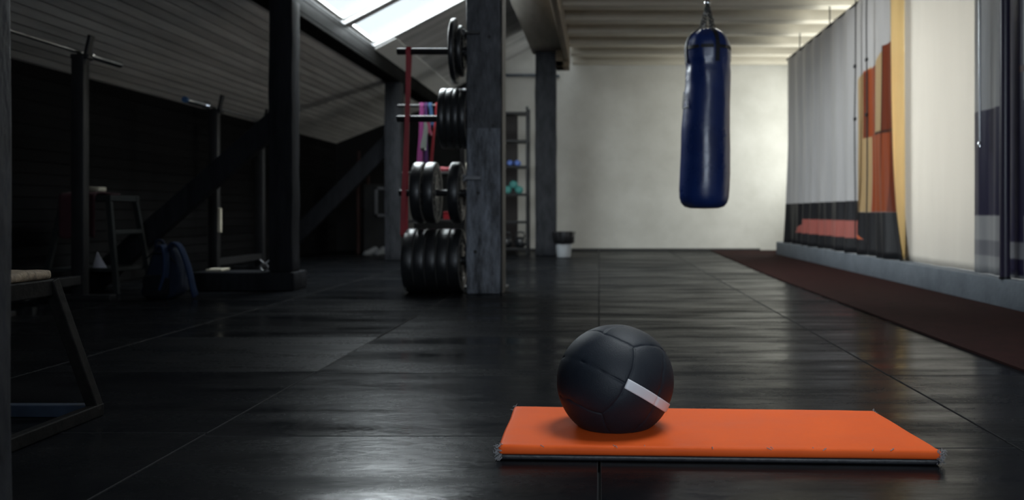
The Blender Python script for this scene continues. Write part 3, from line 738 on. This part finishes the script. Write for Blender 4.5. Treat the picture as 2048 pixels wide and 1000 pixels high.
def plate(x, z, r, th, label, thin=False, first={}):
    """plate on a peg: rounded rubber body, grey lettered face ring, steel hub"""
    key = (round(r, 3), round(th, 3))
    grp = 'weight plates racked on the pegs'
    if key in first: return dup(first[key], (x, RY_, z), label)
    o = thing('weight_plate', label, 'weight plate', (x, RY_, z), grp)
    h = th/2; ri = .028; c = min(.012, th*.25)
    prof = [(ri, -h*.8), (.06, -h*.8), (.065, -h*.78), (r*.78, -h*.78), (r*.83, -h*.96), (r-c, -h), (r-c*.3, -h+c*.3), (r, -h+c), (r, h-c), (r-c*.3, h-c*.3), (r-c, h), (r*.83, h*.96), (r*.78, h*.78), (.065, h*.78), (.06, h*.8), (ri, h*.8), (ri, -h*.8)]
    MB().lathe(prof, (0, 0, 0), 'x', 64).build('body', M['rubber'], o, smooth=30, world=False)
    f = MB()
    for s in (1, -1):
        f.lathe([(.068, s*(h*.79)), (.068, s*(h*.79+.0015)), (r*.76, s*(h*.79+.0015)), (r*.76, s*(h*.79))], (0, 0, 0), 'x', 64)
        f.lathe([(r*.80+.0, s*(h*.99)), (r*.80, s*(h*.99+.0012)), (r*.93, s*(h*1.0+.0012)), (r*.93, s*h*.99)], (0, 0, 0), 'x', 64)
    f.build('face', M['plate_face'], o, smooth=30, world=False)
    b = MB()                                       # raised curved bars where the lettering runs round the face
    rnd = random.Random(int(r*1000))
    for s in (1, -1):
        for k in range(14):
            a0 = 2*PI*k/14; a1 = a0 + rnd.uniform(.18, .34); rr = r*.64
            b.tube([(s*(h*.79+.002), rr*math.cos(a0+(a1-a0)*q/5), rr*math.sin(a0+(a1-a0)*q/5)) for q in range(6)], .006, 6)
        for rr in (r*.5, r*.73): b.tube([(s*(h*.79+.002), rr*math.cos(2*PI*q/48), rr*math.sin(2*PI*q/48)) for q in range(48)], .003, 6, closed=True)
    b.build('raised_marks', M['rubber'], o, smooth=40, world=False)
    MB().lathe([(.0255, -h*.82), (.034, -h*.82), (.034, h*.82), (.0255, h*.82), (.0255, -h*.82)], (0, 0, 0), 'x', 32).build('hub', M['steel'], o, smooth=40, world=False)
    first[key] = o
    return o
th = .079
for k, nm in enumerate(('thick black bumper plate at the free end of the lowest peg', 'second thick bumper plate in from the free end, lowest peg', 'middle thick bumper plate of the five on the lowest peg',
                        'fourth thick bumper plate in from the free end, lowest peg', 'thick black bumper plate on the lowest peg, closest to the post')):
    plate(-1.397 + .0815*(k+.5), .231, .2305, th, nm)
for k, nm in enumerate(('black weight plate at the free end of the row under the top peg', 'second black plate from the free end, row under the top peg', 'third black plate from the free end, row under the top peg',
                        'black weight plate against the post in the row under the top peg')):
    plate(-1.145 + .0495*(k+.5), 1.262, .219, .048, nm)
plate(-1.302, .722, .2245, .072, 'black weight plate with hidden face at the free end of the waist-high peg')
plate(-1.211, .722, .2245, .072, 'black weight plate showing its grey worn face, middle of the waist-high peg')
plate(-1.034, .722, .2245, .072, 'black weight plate on the waist-high peg, tucked against the post')
plate(-1.047, 1.752, .236, .034, 'thin black weight plate hanging alone in front on the top peg')
plate(-1.000, 1.752, .185, .030, 'smaller thin weight plate between its larger neighbour and the post, top peg')

# resistance bands
def band(name, pts, m, label, width=.028, up=(1, 0, 0)):
    return tag(MB().tube(pts, None, flat=(width, .004), closed=True, up=up).build(name, m), label, 'resistance band', 'rubber bands hanging by the weight rack')
def loop(x, y, ztop, zbot, dx=0, gap=.03, n=14, twist=0.0):
    pts = []
    for k in range(n+1): f = k/n; pts.append((x+dx*f+twist*math.sin(f*5), y-gap-.004, ztop+(zbot-ztop)*f))
    pts.append((x+dx, y, zbot-.02))
    for k in range(n+1): f = 1-k/n; pts.append((x+dx*f-twist*math.sin(f*4), y+gap+.004, ztop+(zbot-ztop)*f))
    pts.append((x, y+.018, ztop+.025)); pts.append((x, y-.018, ztop+.025))
    return pts
band('resistance_band', loop(-1.383, RY_, 1.757, .42, -.035, .024, 20, .006), M['red_rubber'], 'long red resistance band looped over the top peg', .034)
t = thing('band_stand', 'black upright stand with a crossbar of hanging rubber bands', 'stand', (-1.5, 8.05, 0))
MB().box((-1.235, 8.02, .02), (-1.195, 8.08, 1.56), .004).build('upright', M['steel_black'], t)
MB().tube([(-1.80, 8.05, 1.535), (-1.19, 8.05, 1.535)], .012, 12).build('crossbar', M['steel_black'], t, smooth=40)
MB().box((-1.60, 7.9, 0), (-1.0, 8.2, .02), .004).build('base', M['steel_black'], t)
band('resistance_band', loop(-1.583, 8.05, 1.535, .98, -.02, .018, 10, .006), M['pink_rubber'], 'bright pink rubber band hanging from the crossbar', .036)
band('resistance_band', loop(-1.545, 8.05, 1.535, 1.02, 0, .018, 10, .004), M['purple_rubber'], 'dark purple rubber band hanging beside the bright pink one', .02)
band('resistance_band', loop(-1.508, 8.05, 1.535, 1.36, .02, .018, 10, .004), M['blue_rubber'], 'short blue rubber band on the crossbar', .03)
band('resistance_band', loop(-1.530, 7.99, 1.37, 1.15, -.03, .012, 10, .004), M['grey_rubber'], 'grey-green rubber band tied low among the others', .04)
band('resistance_band', loop(-1.508, 7.965, 1.37, 1.28, .015, .010, 10, .003), M['rose_rubber'], 'short rose-coloured rubber band end beside the grey-green one', .026)
band('resistance_band', loop(-1.452, 8.05, 1.535, 1.0, -.05, .018, 10, .004), M['red_rubber'], 'narrow red rubber band on the crossbar next to the racked plates', .016)

# open black shelf behind the rack
t = thing('storage_shelf', 'low black storage shelf standing in the dark behind the plates', 'shelf', (-1.4, 8.6, 0))
for x in (-1.85, -1.03): MB().box((x, 8.42, 0), (x+.03, 8.85, .96), .003).build('side_panel', M['panel_dark'], t)
for z in (.06, .50, .95): MB().box((-1.819, 8.42, z-.012), (-1.031, 8.84, z+.012), .003).build('shelf_board', M['panel_dark'], t)
def folded(name, m, c, sx, sy, sz, label, cat, seed=0):
    mb = MB(); mb.box((c[0]-sx/2, c[1]-sy/2, c[2]), (c[0]+sx/2, c[1]+sy/2, c[2]+sz), sz*.4, seg=4)
    bmesh.ops.subdivide_edges(mb.bm, edges=[e for e in mb.bm.edges if e.calc_length() > .05], cuts=6, use_grid_fill=True)
    for v in mb.bm.verts:
        if v.co.z > c[2]+.004: v.co.z += .25*sz*noise.noise((v.co.x*14, v.co.y*14, seed)); v.co.x += .1*sz*noise.noise((v.co.z*14, v.co.y*14, seed))
    o = mb.build(name, m); o.data.shade_smooth(); return tag(o, label, cat)
folded('folded_towel', M['cream_cloth'], (-1.25, 8.60, .963), .13, .22, .075, 'folded cream towel on top of the dark storage shelf', 'towel', 2)
folded('folded_cloth', M['dark_red'], (-1.42, 8.60, .963), .18, .20, .045, 'crumpled red cloth on top of the dark storage shelf', 'cloth', 4)
t = thing('red_box', 'small red box on the middle board of the storage shelf', 'box', (-1.43, 8.55, .512))
MB().box((-1.47, 8.5, .512), (-1.38, 8.62, .58), .005).build('body', M['red_rubber'], t); MB().box((-1.473, 8.497, .575), (-1.377, 8.623, .59), .004).build('lid', M['red_rubber'], t)

# ------------------------------------------------------------------ tall shelf unit by the door, bin
struct(MB().box((-2.10, YB-.03, 0), (-1.235, YB-.002, 2.09), .004).build('door_1', M['door']))
t = thing('shelf_unit', 'tall open black metal shelf unit standing in front of the dark door', 'shelf', (-1.4, 12.5, 0))
for x in (-1.78, -.985):
    for y in (12.32, 12.66): MB().box((x-.016, y-.016, 0), (x+.016, y+.016, 2.03), .003).build('upright', M['steel_black'], t)
SZ = (1.95, 1.565, 1.21, .83, .45, .08)
for z in SZ: MB().box((-1.765, 12.335, z-.02), (-.999, 12.645, z+.012), .004).build('shelf_board', M['steel_black'], t)
t0 = None
def dumbbell(m, loc, label, grp, hr, cache={}):
    if m.name in cache: return dup(cache[m.name], loc, label)
    o = thing('dumbbell', label, 'dumbbell', loc, grp)
    for y in (-.055, .055): MB().lathe([(0, y-.03), (hr*.75, y-.03), (hr, y-.018), (hr, y+.018), (hr*.75, y+.03), (0, y+.03)], (0, 0, hr), 'y', 20).build('head', m, o, smooth=40, world=False)
    MB().lathe([(0, -.03), (.013, -.03), (.016, 0), (.013, .03), (0, .03)], (0, 0, hr), 'y', 16).build('handle', m, o, smooth=50, world=False)
    cache[m.name] = o; return o
dumbbell(M['blue_vinyl'], (-1.225, 12.45, 1.222), 'blue dumbbell set further from the shelf upright', 'blue dumbbells', .040)
dumbbell(M['blue_vinyl'], (-1.125, 12.45, 1.222), 'blue dumbbell closer to the shelf upright', 'blue dumbbells', .040)
dumbbell(M['teal'], (-1.255, 12.45, .842), 'teal dumbbell partly behind the thick post, on the shelf', 'teal dumbbells', .052)
dumbbell(M['teal'], (-1.105, 12.45, .842), 'teal dumbbell at the open end of its shelf', 'teal dumbbells', .052)
dumbbell(M['teal'], (-1.180, 12.45, .9135), 'teal dumbbell resting on top of two others', 'teal dumbbells', .052)
def kettlebell(loc, label, cache={}):
    if 'k' in cache: return dup(cache['k'], loc, label)
    o = thing('kettlebell', label, 'kettlebell', loc, 'black kettlebells on the bottom shelf')
    MB().lathe([(0, 0), (.045, 0), (.075, .03), (.085, .075), (.072, .12), (.045, .145), (0, .152)], (0, 0, 0), n=28).build('body', M['rubber'], o, smooth=60, world=False)
    MB().tube([(-.045, 0, .13), (-.062, 0, .17), (-.05, 0, .205), (0, 0, .218), (.05, 0, .205), (.062, 0, .17), (.045, 0, .13)], .013, 10).build('handle', M['rubber'], o, smooth=60, world=False)
    cache['k'] = o; return o
kettlebell((-1.09, 12.47, .092), 'black kettlebell at the open end of the bottom shelf'); kettlebell((-1.28, 12.47, .092), 'black kettlebell half hidden by the thick post, bottom shelf')
t = thing('rubbish_bin', 'small pale grey bin with a black liner beside the dark post', 'bin', (-.45, 11.75, 0))
bc = (-.46, 11.72, 0)
MB().lathe([(0, 0), (.085, 0), (.09, .006), (.118, .30), (.124, .305), (.112, .305), (.085, .012), (0, .012)], bc, n=36).build('body', M['bin_body'], t, smooth=40)
def wv(a, h): return 1 + .05*math.sin(7*a+h*40) + .03*math.sin(17*a)
MB().lathe([(.070, .05), (.104, .312), (.142, .333), (.145, .32), (.138, .25), (.130, .185), (.118, .176), (.118, .20)], bc, n=72, wob=wv).build('liner', M['bin_bag'], t, smooth=60)
tag(MB().tube([(-1.7, YB-.03, 2.665), (-1.0, YB-.03, 2.665), (-.6, YB-.03, 2.65)], .022, 12).build('wall_pipe', M['ledge'], smooth=50), 'grey pipe running along the back wall above the shelf unit', 'pipe')

# ------------------------------------------------------------------ bar racks and barbells along the low wall
def bar_rack(y0, y1, top, hooklean, label, barlabel, by0, by1, bz):
    x = -3.47
    t = thing('bar_rack', label, 'rack', (x, (y0+y1)/2, 0))
    for y in (y0, y1):
        u = MB().box((x-.042, y-.035, .02), (x+.042, y+.035, top), .006).build('upright', M['steel_black'], t, smooth=40)
        MB().bar((x+.03, y, top-.06), (x+.075, y, top+.14), .05, .025, .004).box((x-.05, y-.03, top-.02), (x+.07, y+.03, top+.012), .004).build('hook', M['steel_black'], u)
        MB().box((x-.28, y-.04, 0), (x+.22, y+.04, .03), .004).build('foot', M['steel_black'], t)
    MB().box((x-.03, y0+.03, .10), (x+.03, y1-.03, .16), .004).build('crossbar', M['steel_black'], t)
    b = thing('barbell', barlabel, 'barbell', (x, (by0+by1)/2, bz))
    MB().tube([(x, by0+.41, bz), (x, by1-.41, bz)], .014, 14).build('shaft', M['steel'], b, smooth=50)
    for s, e in ((by0, 1), (by1, -1)):
        MB().lathe(sorted([(0.0, s), (.024, s), (.025, s+e*.005), (.025, s+e*.38)], key=lambda q: q[1]) if e > 0 else [(.025, s-.38), (.025, s-.005), (.024, s), (0, s)], (x, 0, bz), 'y', 20).build('sleeve', M['chrome'], b, smooth=40)
        c = s+e*.395
        MB().lathe([(0, c-.018), (.038, c-.018), (.040, c), (.038, c+.018), (0, c+.018)], (x, 0, bz), 'y', 24).build('collar', M['chrome'], b, smooth=40)
    return t
t = bar_rack(4.98, 6.02, 1.625, 0, 'black bar rack by the low brick wall near the padded stool', 'chrome barbell resting on the bar rack near the padded stool', 4.35, 6.52, 1.652)
t = bar_rack(8.12, 9.22, 1.50, 0, 'black bar rack in the dark behind the diagonal brace', 'steel barbell with a blue end cap in the dark behind the brace', 7.55, 9.75, 1.527)
MB().box((-3.428, 8.083, .40), (-3.40, 8.12, .62), .004).build('pale_sleeve', M['cream_cloth'], t)
for o in list(COL.objects):
    if o.get('label', '').startswith('steel barbell with a blue'):
        MB().lathe([(0, 7.535), (.026, 7.535), (.027, 7.56), (.026, 7.565), (0, 7.565)], (-3.47, 0, 1.527), 'y', 20).build('end_cap', M['blue_rubber'], o, smooth=40)

# trestle with cloth
t = thing('trestle_stand', 'grey steel trestle stand with a lower shelf against the black wall', 'stand', (-3.6, 6.6, 0))
L4 = [((-3.44, 6.32, .66), (-3.39, 6.33, 0)), ((-3.41, 6.62, .66), (-3.40, 6.84, 0)), ((-3.76, 6.32, .66), (-3.92, 6.33, 0)), ((-3.76, 6.62, .66), (-3.92, 6.84, 0))]
for p, q in L4: MB().bar(p, q, .035, .035, .004, up=(0, 1, 0)).build('leg', M['trestle'], t)
MB().bar((-3.44, 6.30, .68), (-3.41, 6.64, .68), .04, .04).bar((-3.76, 6.30, .68), (-3.76, 6.64, .68), .04, .04).bar((-3.78, 6.32, .68), (-3.42, 6.32, .68), .04, .04).bar((-3.78, 6.62, .68), (-3.39, 6.62, .68), .04, .04).build('top_frame', M['trestle'], t)
MB().bar((-3.42, 6.33, .44), (-3.405, 6.69, .44), .03, .03).build('rung', M['trestle'], t)
MB().bar((-3.82, 6.33, .44), (-3.82, 6.69, .44), .03, .03).build('rung', M['trestle'], t)
MB().box((-3.90, 6.36, .16), (-3.42, 6.80, .185), .004).build('lower_shelf', M['trestle'], t)
def draped():
    mb = MB(); bm = mb.bm; G = []
    for j in range(22):
        f = j/21; row = []
        for i in range(15):
            s = i/14; x = -3.76+.25*s
            if f < .4: y = 6.60 - (f/.4)*.32; z = .712+.012*noise.noise((x*9, y*9, 0))
            else: y = 6.275-.01*math.sin(s*9)*(f-.4)-.006; z = .712-(f-.4)/.6*.30-.015*math.sin(s*7)
            row.append(bm.verts.new((x, y, z)))
        G.append(row)
    for j in range(21):
        for i in range(14): bm.faces.new((G[j][i], G[j][i+1], G[j+1][i+1], G[j+1][i]))
    o = mb.build('draped_cloth', M['maroon']); o.data.shade_smooth()
    m_ = o.modifiers.new('thickness', 'SOLIDIFY'); m_.thickness = .008; m_.offset = 1
    tag(o, 'maroon cloth draped over the trestle stand', 'cloth')
draped()
folded('folded_towel', M['cream_cloth'], (-3.62, 6.46, .728), .12, .12, .035, 'small crumpled pale towel on top of the maroon cloth', 'towel', 8)
for lab, poly, z in (('white paper sheet standing against the wall end of the trestle shelf', None, 0), ('white paper sheet lying on the dark floor under the trestle', 1, 0)):
    if poly is None:
        tag(MB().prism([(-3.60, .187), (-3.50, .187), (-3.57, .30)], 6.40, 6.404, 'xz').build('paper_sheet', M['paper']), 'torn white paper corner standing on the trestle shelf', 'paper')
    else:
        tag(MB().prism([(-3.42, 6.02), (-3.30, 6.00), (-3.29, 6.09), (-3.43, 6.12)], .001, .004, 'xy').build('paper_sheet', M['paper']), lab, 'paper')
t = thing('chrome_collar', 'small chrome bar collar lying on the floor beyond the padded stool', 'collar', (-3.62, 5.72, 0))
MB().lathe([(.024, -.025), (.042, -.025), (.045, 0), (.042, .025), (.024, .025), (.024, -.025)], (-3.62, 5.72, .045), 'y', 24).build('ring', M['chrome'], t, smooth=40)
MB().tube([(-3.62, 5.72, .089), (-3.60, 5.72, .115)], .006, 8).build('lever', M['chrome'], t, smooth=40)
tag(MB().tube([(-3.955, 6.85+.05*math.sin(a), .92+.12*math.cos(a)) for a in np.linspace(.3, 3.6, 18)], .007, 8).tube([(-3.995, 6.865, 1.04), (-3.95, 6.865, 1.04)], .006, 8).build('rope_loop', M['cream_cloth'], smooth=60), 'pale curved rope loop hanging on the black brick wall above the trestle', 'rope')
# loose plates on the sleeper
folded('folded_towel', M['cream_cloth'], (-2.88, 6.80, .138), .12, .16, .02, 'flat pale towel lying on the timber sleeper', 'towel', 11)
t = thing('bar_clamp', 'small steel spring clamp lying on the timber sleeper by its post', 'clamp', (-2.53, 6.8, .137))
MB().tube([(-2.53+.028*math.cos(2*PI*k/20), 6.8, .170+.028*math.sin(2*PI*k/20)) for k in range(20)], .005, 8, closed=True).build('coil', M['steel'], t, smooth=60)
MB().tube([(-2.53, 6.8, .197), (-2.56, 6.79, .225)], .005, 8).tube([(-2.52, 6.8, .197), (-2.49, 6.81, .222)], .005, 8).build('grip', M['steel'], t, smooth=60)

# ------------------------------------------------------------------ backpack
def build_backpack():
    bx_, by_ = -2.93, 6.10
    t = thing('backpack', 'navy backpack slumped on the floor before the timber sleeper', 'backpack', (bx_, by_, 0))
    mb = MB(); bmesh.ops.create_cube(mb.bm, size=1); bmesh.ops.subdivide_edges(mb.bm, edges=mb.bm.edges[:], cuts=9, use_grid_fill=True)
    for v in mb.bm.verts:
        x, y, z = v.co*2; p = 5.0
        n = (abs(x)**p+abs(y)**p+abs(z)**p)**(1/p); x, y, z = x/n, y/n, z/n
        zz = (z+1)/2; wd = .135*(1-.42*zz**2); dp = .09*(1-.5*zz)
        X = x*wd+.02*math.sin(zz*3)+.012*noise.noise((x*2, y*2, zz*4)); Y = y*dp+.05*zz+.012*noise.noise((x*3, zz*3, 4)); Z = zz*.345
        v.co = (bx_-.03+X, by_+Y, max(0.0, Z))
    o = mb.build('body', M['navy'], t); o.data.shade_smooth()
    mb = MB(); mb.box((bx_-.105, by_-.135, .015), (bx_+.055, by_-.055, .165), .03, seg=4); o = mb.build('front_pocket', M['grey_fabric'], t, smooth=60)
    def strap(a, name='shoulder_strap', m=M['navy_pale'], wdt=.05):
        s = MB(); s.tube(a, None, flat=(wdt, .016), up=(.3, 1, 0)); o = s.build(name, m, t); o.data.shade_smooth()
        bv = o.modifiers.new('soft', 'BEVEL'); bv.width = .005; bv.segments = 2
    def arc(pts, n=18):
        pts = [Vector(p) for p in pts]; out = []
        for i in range(n+1):
            f = i/n*(len(pts)-1); k = min(int(f), len(pts)-2); u = f-k
            p0 = pts[max(k-1, 0)]; p1 = pts[k]; p2 = pts[k+1]; p3 = pts[min(k+2, len(pts)-1)]
            out.append(.5*((2*p1)+(-p0+p2)*u+(2*p0-5*p1+4*p2-p3)*u*u+(-p0+3*p1-3*p2+p3)*u**3))
        return out
    strap(arc([(bx_+.02, by_+.0, .335), (bx_+.065, by_-.03, .375), (bx_+.115, by_-.04, .34), (bx_+.165, by_-.04, .21), (bx_+.19, by_-.03, .08), (bx_+.195, by_-.0, .012)]))
    strap(arc([(bx_-.05, by_+.0, .34), (bx_-.0, by_-.055, .355), (bx_+.035, by_-.085, .29), (bx_+.045, by_-.11, .17), (bx_+.02, by_-.12, .06)]))
    strap(arc([(bx_-.02, by_+.04, .335), (bx_-.04, by_+.02, .385), (bx_-.08, by_+.02, .385), (bx_-.09, by_+.04, .33)], 12), 'grab_handle', M['navy'], .022)
    MB().tube([(bx_-.115, by_-.05, .27), (bx_-.06, by_-.062, .31), (bx_+.03, by_-.06, .30), (bx_+.085, by_-.05, .24)], .005, 8).build('zip', M['grey_fabric'], t, smooth=60)
build_backpack()

# ------------------------------------------------------------------ padded steel stool by the foreground post
def build_stool():
    t = thing('padded_stool', 'tapered steel stool frame with a worn pale top', 'stool', (-1.85, 2.3, 0))
    X0, X1, Y0, Y1 = -2.22, -1.43, 1.85, 2.56      # base corners
    x0, x1, y0, y1 = -2.13, -1.50, 1.95, 2.46      # top corners
    zt = .395
    def angle(p, q, name, m):
        MB().bar(p, q, .030, .030, .003).build(name, m, t)
    for (a, b) in (((X1, Y1), (x1, y1)), ((X1, Y0), (x1, y0)), ((X0, Y1), (x0, y1)), ((X0, Y0), (x0, y0))):
        p, q = Vector((a[0], a[1], .018)), Vector((b[0], b[1], zt)); d = (q-p).normalized()
        MB().bar(p, q, .032, .032, .003, up=(0, 1, 0)).build('leg', M['frame_steel'], t)
    MB().bar((X1, Y0, .018), (X1, Y1+.015, .018), .030, .034, .003).build('base_rail', M['frame_steel'], t)
    MB().bar((X0, Y0, .018), (X0, Y1+.015, .018), .030, .034, .003).build('base_rail', M['frame_steel'], t)
    MB().bar((X0+.016, Y1, .018), (X1-.016, Y1, .018), .034, .034, .003).build('base_rail', M['frame_blue'], t)
    MB().bar((X0+.016, Y0, .018), (X1-.016, Y0, .018), .034, .034, .003).build('base_rail', M['frame_blue'], t)
    MB().box((x0-.012, y0-.012, .352), (x1+.012, y1+.012, .398), .004).build('top_frame', M['frame_steel'], t)
    mb = MB(); mb.box((x0-.006, y0-.006, .398), (x1+.006, y1+.006, .424), .011, seg=3)
    bmesh.ops.subdivide_edges(mb.bm, edges=[e for e in mb.bm.edges if e.calc_length() > .2], cuts=22, use_grid_fill=True)
    for v in mb.bm.verts:
        if v.co.z > .40: v.co.z += .005*noise.noise(v.co*14) + .004*noise.noise(v.co*45); v.co.x += .003*noise.noise(v.co*30); v.co.y += .003*noise.noise(v.co*33)
    mb.build('top_pad', M['wood_pale'], t, smooth=60)
build_stool()

# ------------------------------------------------------------------ dark far corner under the slope
t = thing('dark_cabinet', 'dark cabinet with a grey-framed door in the far dim corner', 'cabinet', (-3.0, 12.9, 0))
MB().box((-3.32, 12.7, 0), (-2.75, 13.2, .98), .006).build('body', M['panel_dark'], t)
f = MB()
for a, b in (((-3.16, .52), (-2.80, .56)), ((-3.16, .90), (-2.80, .94)), ((-3.16, .52), (-3.12, .94)), ((-2.84, .52), (-2.80, .94))): f.box((a[0], 12.68, a[1]), (b[0], 12.70, b[1]), .003)
d = f.build('door', M['panel_grey'], t)
MB().lathe([(0, 12.665), (.014, 12.665), (.016, 12.68), (0, 12.69)], (-3.0, 0, .73), 'y', 14).build('knob', M['steel'], d, smooth=50)
tag(MB().lathe([(0, .981), (.05, .981), (.055, 1.0), (.055, 1.11), (.03, 1.14), (.03, 1.17), (0, 1.17)], (-3.02, 12.9, 0), n=24).build('jar', M['amber'], smooth=50), 'small amber jar standing on the dark cabinet', 'jar')
t = thing('wall_rack', 'narrow rust-orange upright rack beside the dark cabinet', 'rack', (-3.40, 12.9, 0))
MB().box((-3.415, 12.68, 0), (-3.375, 12.72, 1.45), .003).build('post', M['orange_dark'], t)
MB().box((-3.415, 13.2, 0), (-3.375, 13.24, 1.45), .003).build('post', M['orange_dark'], t)
MB().box((-3.41, 12.72, .60), (-3.38, 13.2, .64), .003).box((-3.41, 12.72, 1.30), (-3.38, 13.2, 1.34), .003).build('crossbar', M['orange_dark'], t)
def shoe(x, y, rz, label, cache={}):
    if 's' in cache: return dup(cache['s'], (x, y, 0), label, (0, 0, rz))
    o = thing('sports_shoe', label, 'shoe', (x, y, 0), 'white shoes in the dark corner'); o.rotation_euler = (0, 0, rz)
    mb = MB(); mb.prism([(-.04, -.13), (.035, -.13), (.045, .0), (.045, .09), (.02, .14), (-.02, .14), (-.045, .08), (-.04, 0)], 0, .025, 'xy', .006); mb.build('sole', M['shoe'], o, smooth=40, world=False)
    mb = MB(); rings = []
    prof = [(-.125, .036, .095), (-.09, .04, .11), (-.04, .04, .10), (.02, .042, .075), (.08, .042, .055), (.12, .03, .045)]
    pts = []
    for y_, w_, h_ in prof: pts.append([mb.bm.verts.new((w_*math.cos(a), y_, .024+(h_-.024)*math.sin(a))) for a in np.linspace(0, PI, 9)])
    for A, B in zip(pts, pts[1:]):
        for k in range(8): mb.bm.faces.new((A[k], A[k+1], B[k+1], B[k]))
    mb.bm.faces.new(pts[0]); mb.bm.faces.new(pts[-1][::-1])
    mb.build('upper', M['shoe'], o, smooth=60, world=False)
    cache['s'] = o; return o
shoe(-3.02, 12.45, R(170), 'white sports shoe standing upright nearest the bluish post'); shoe(-3.15, 12.43, R(150), 'white sports shoe turned outward beside its pair')
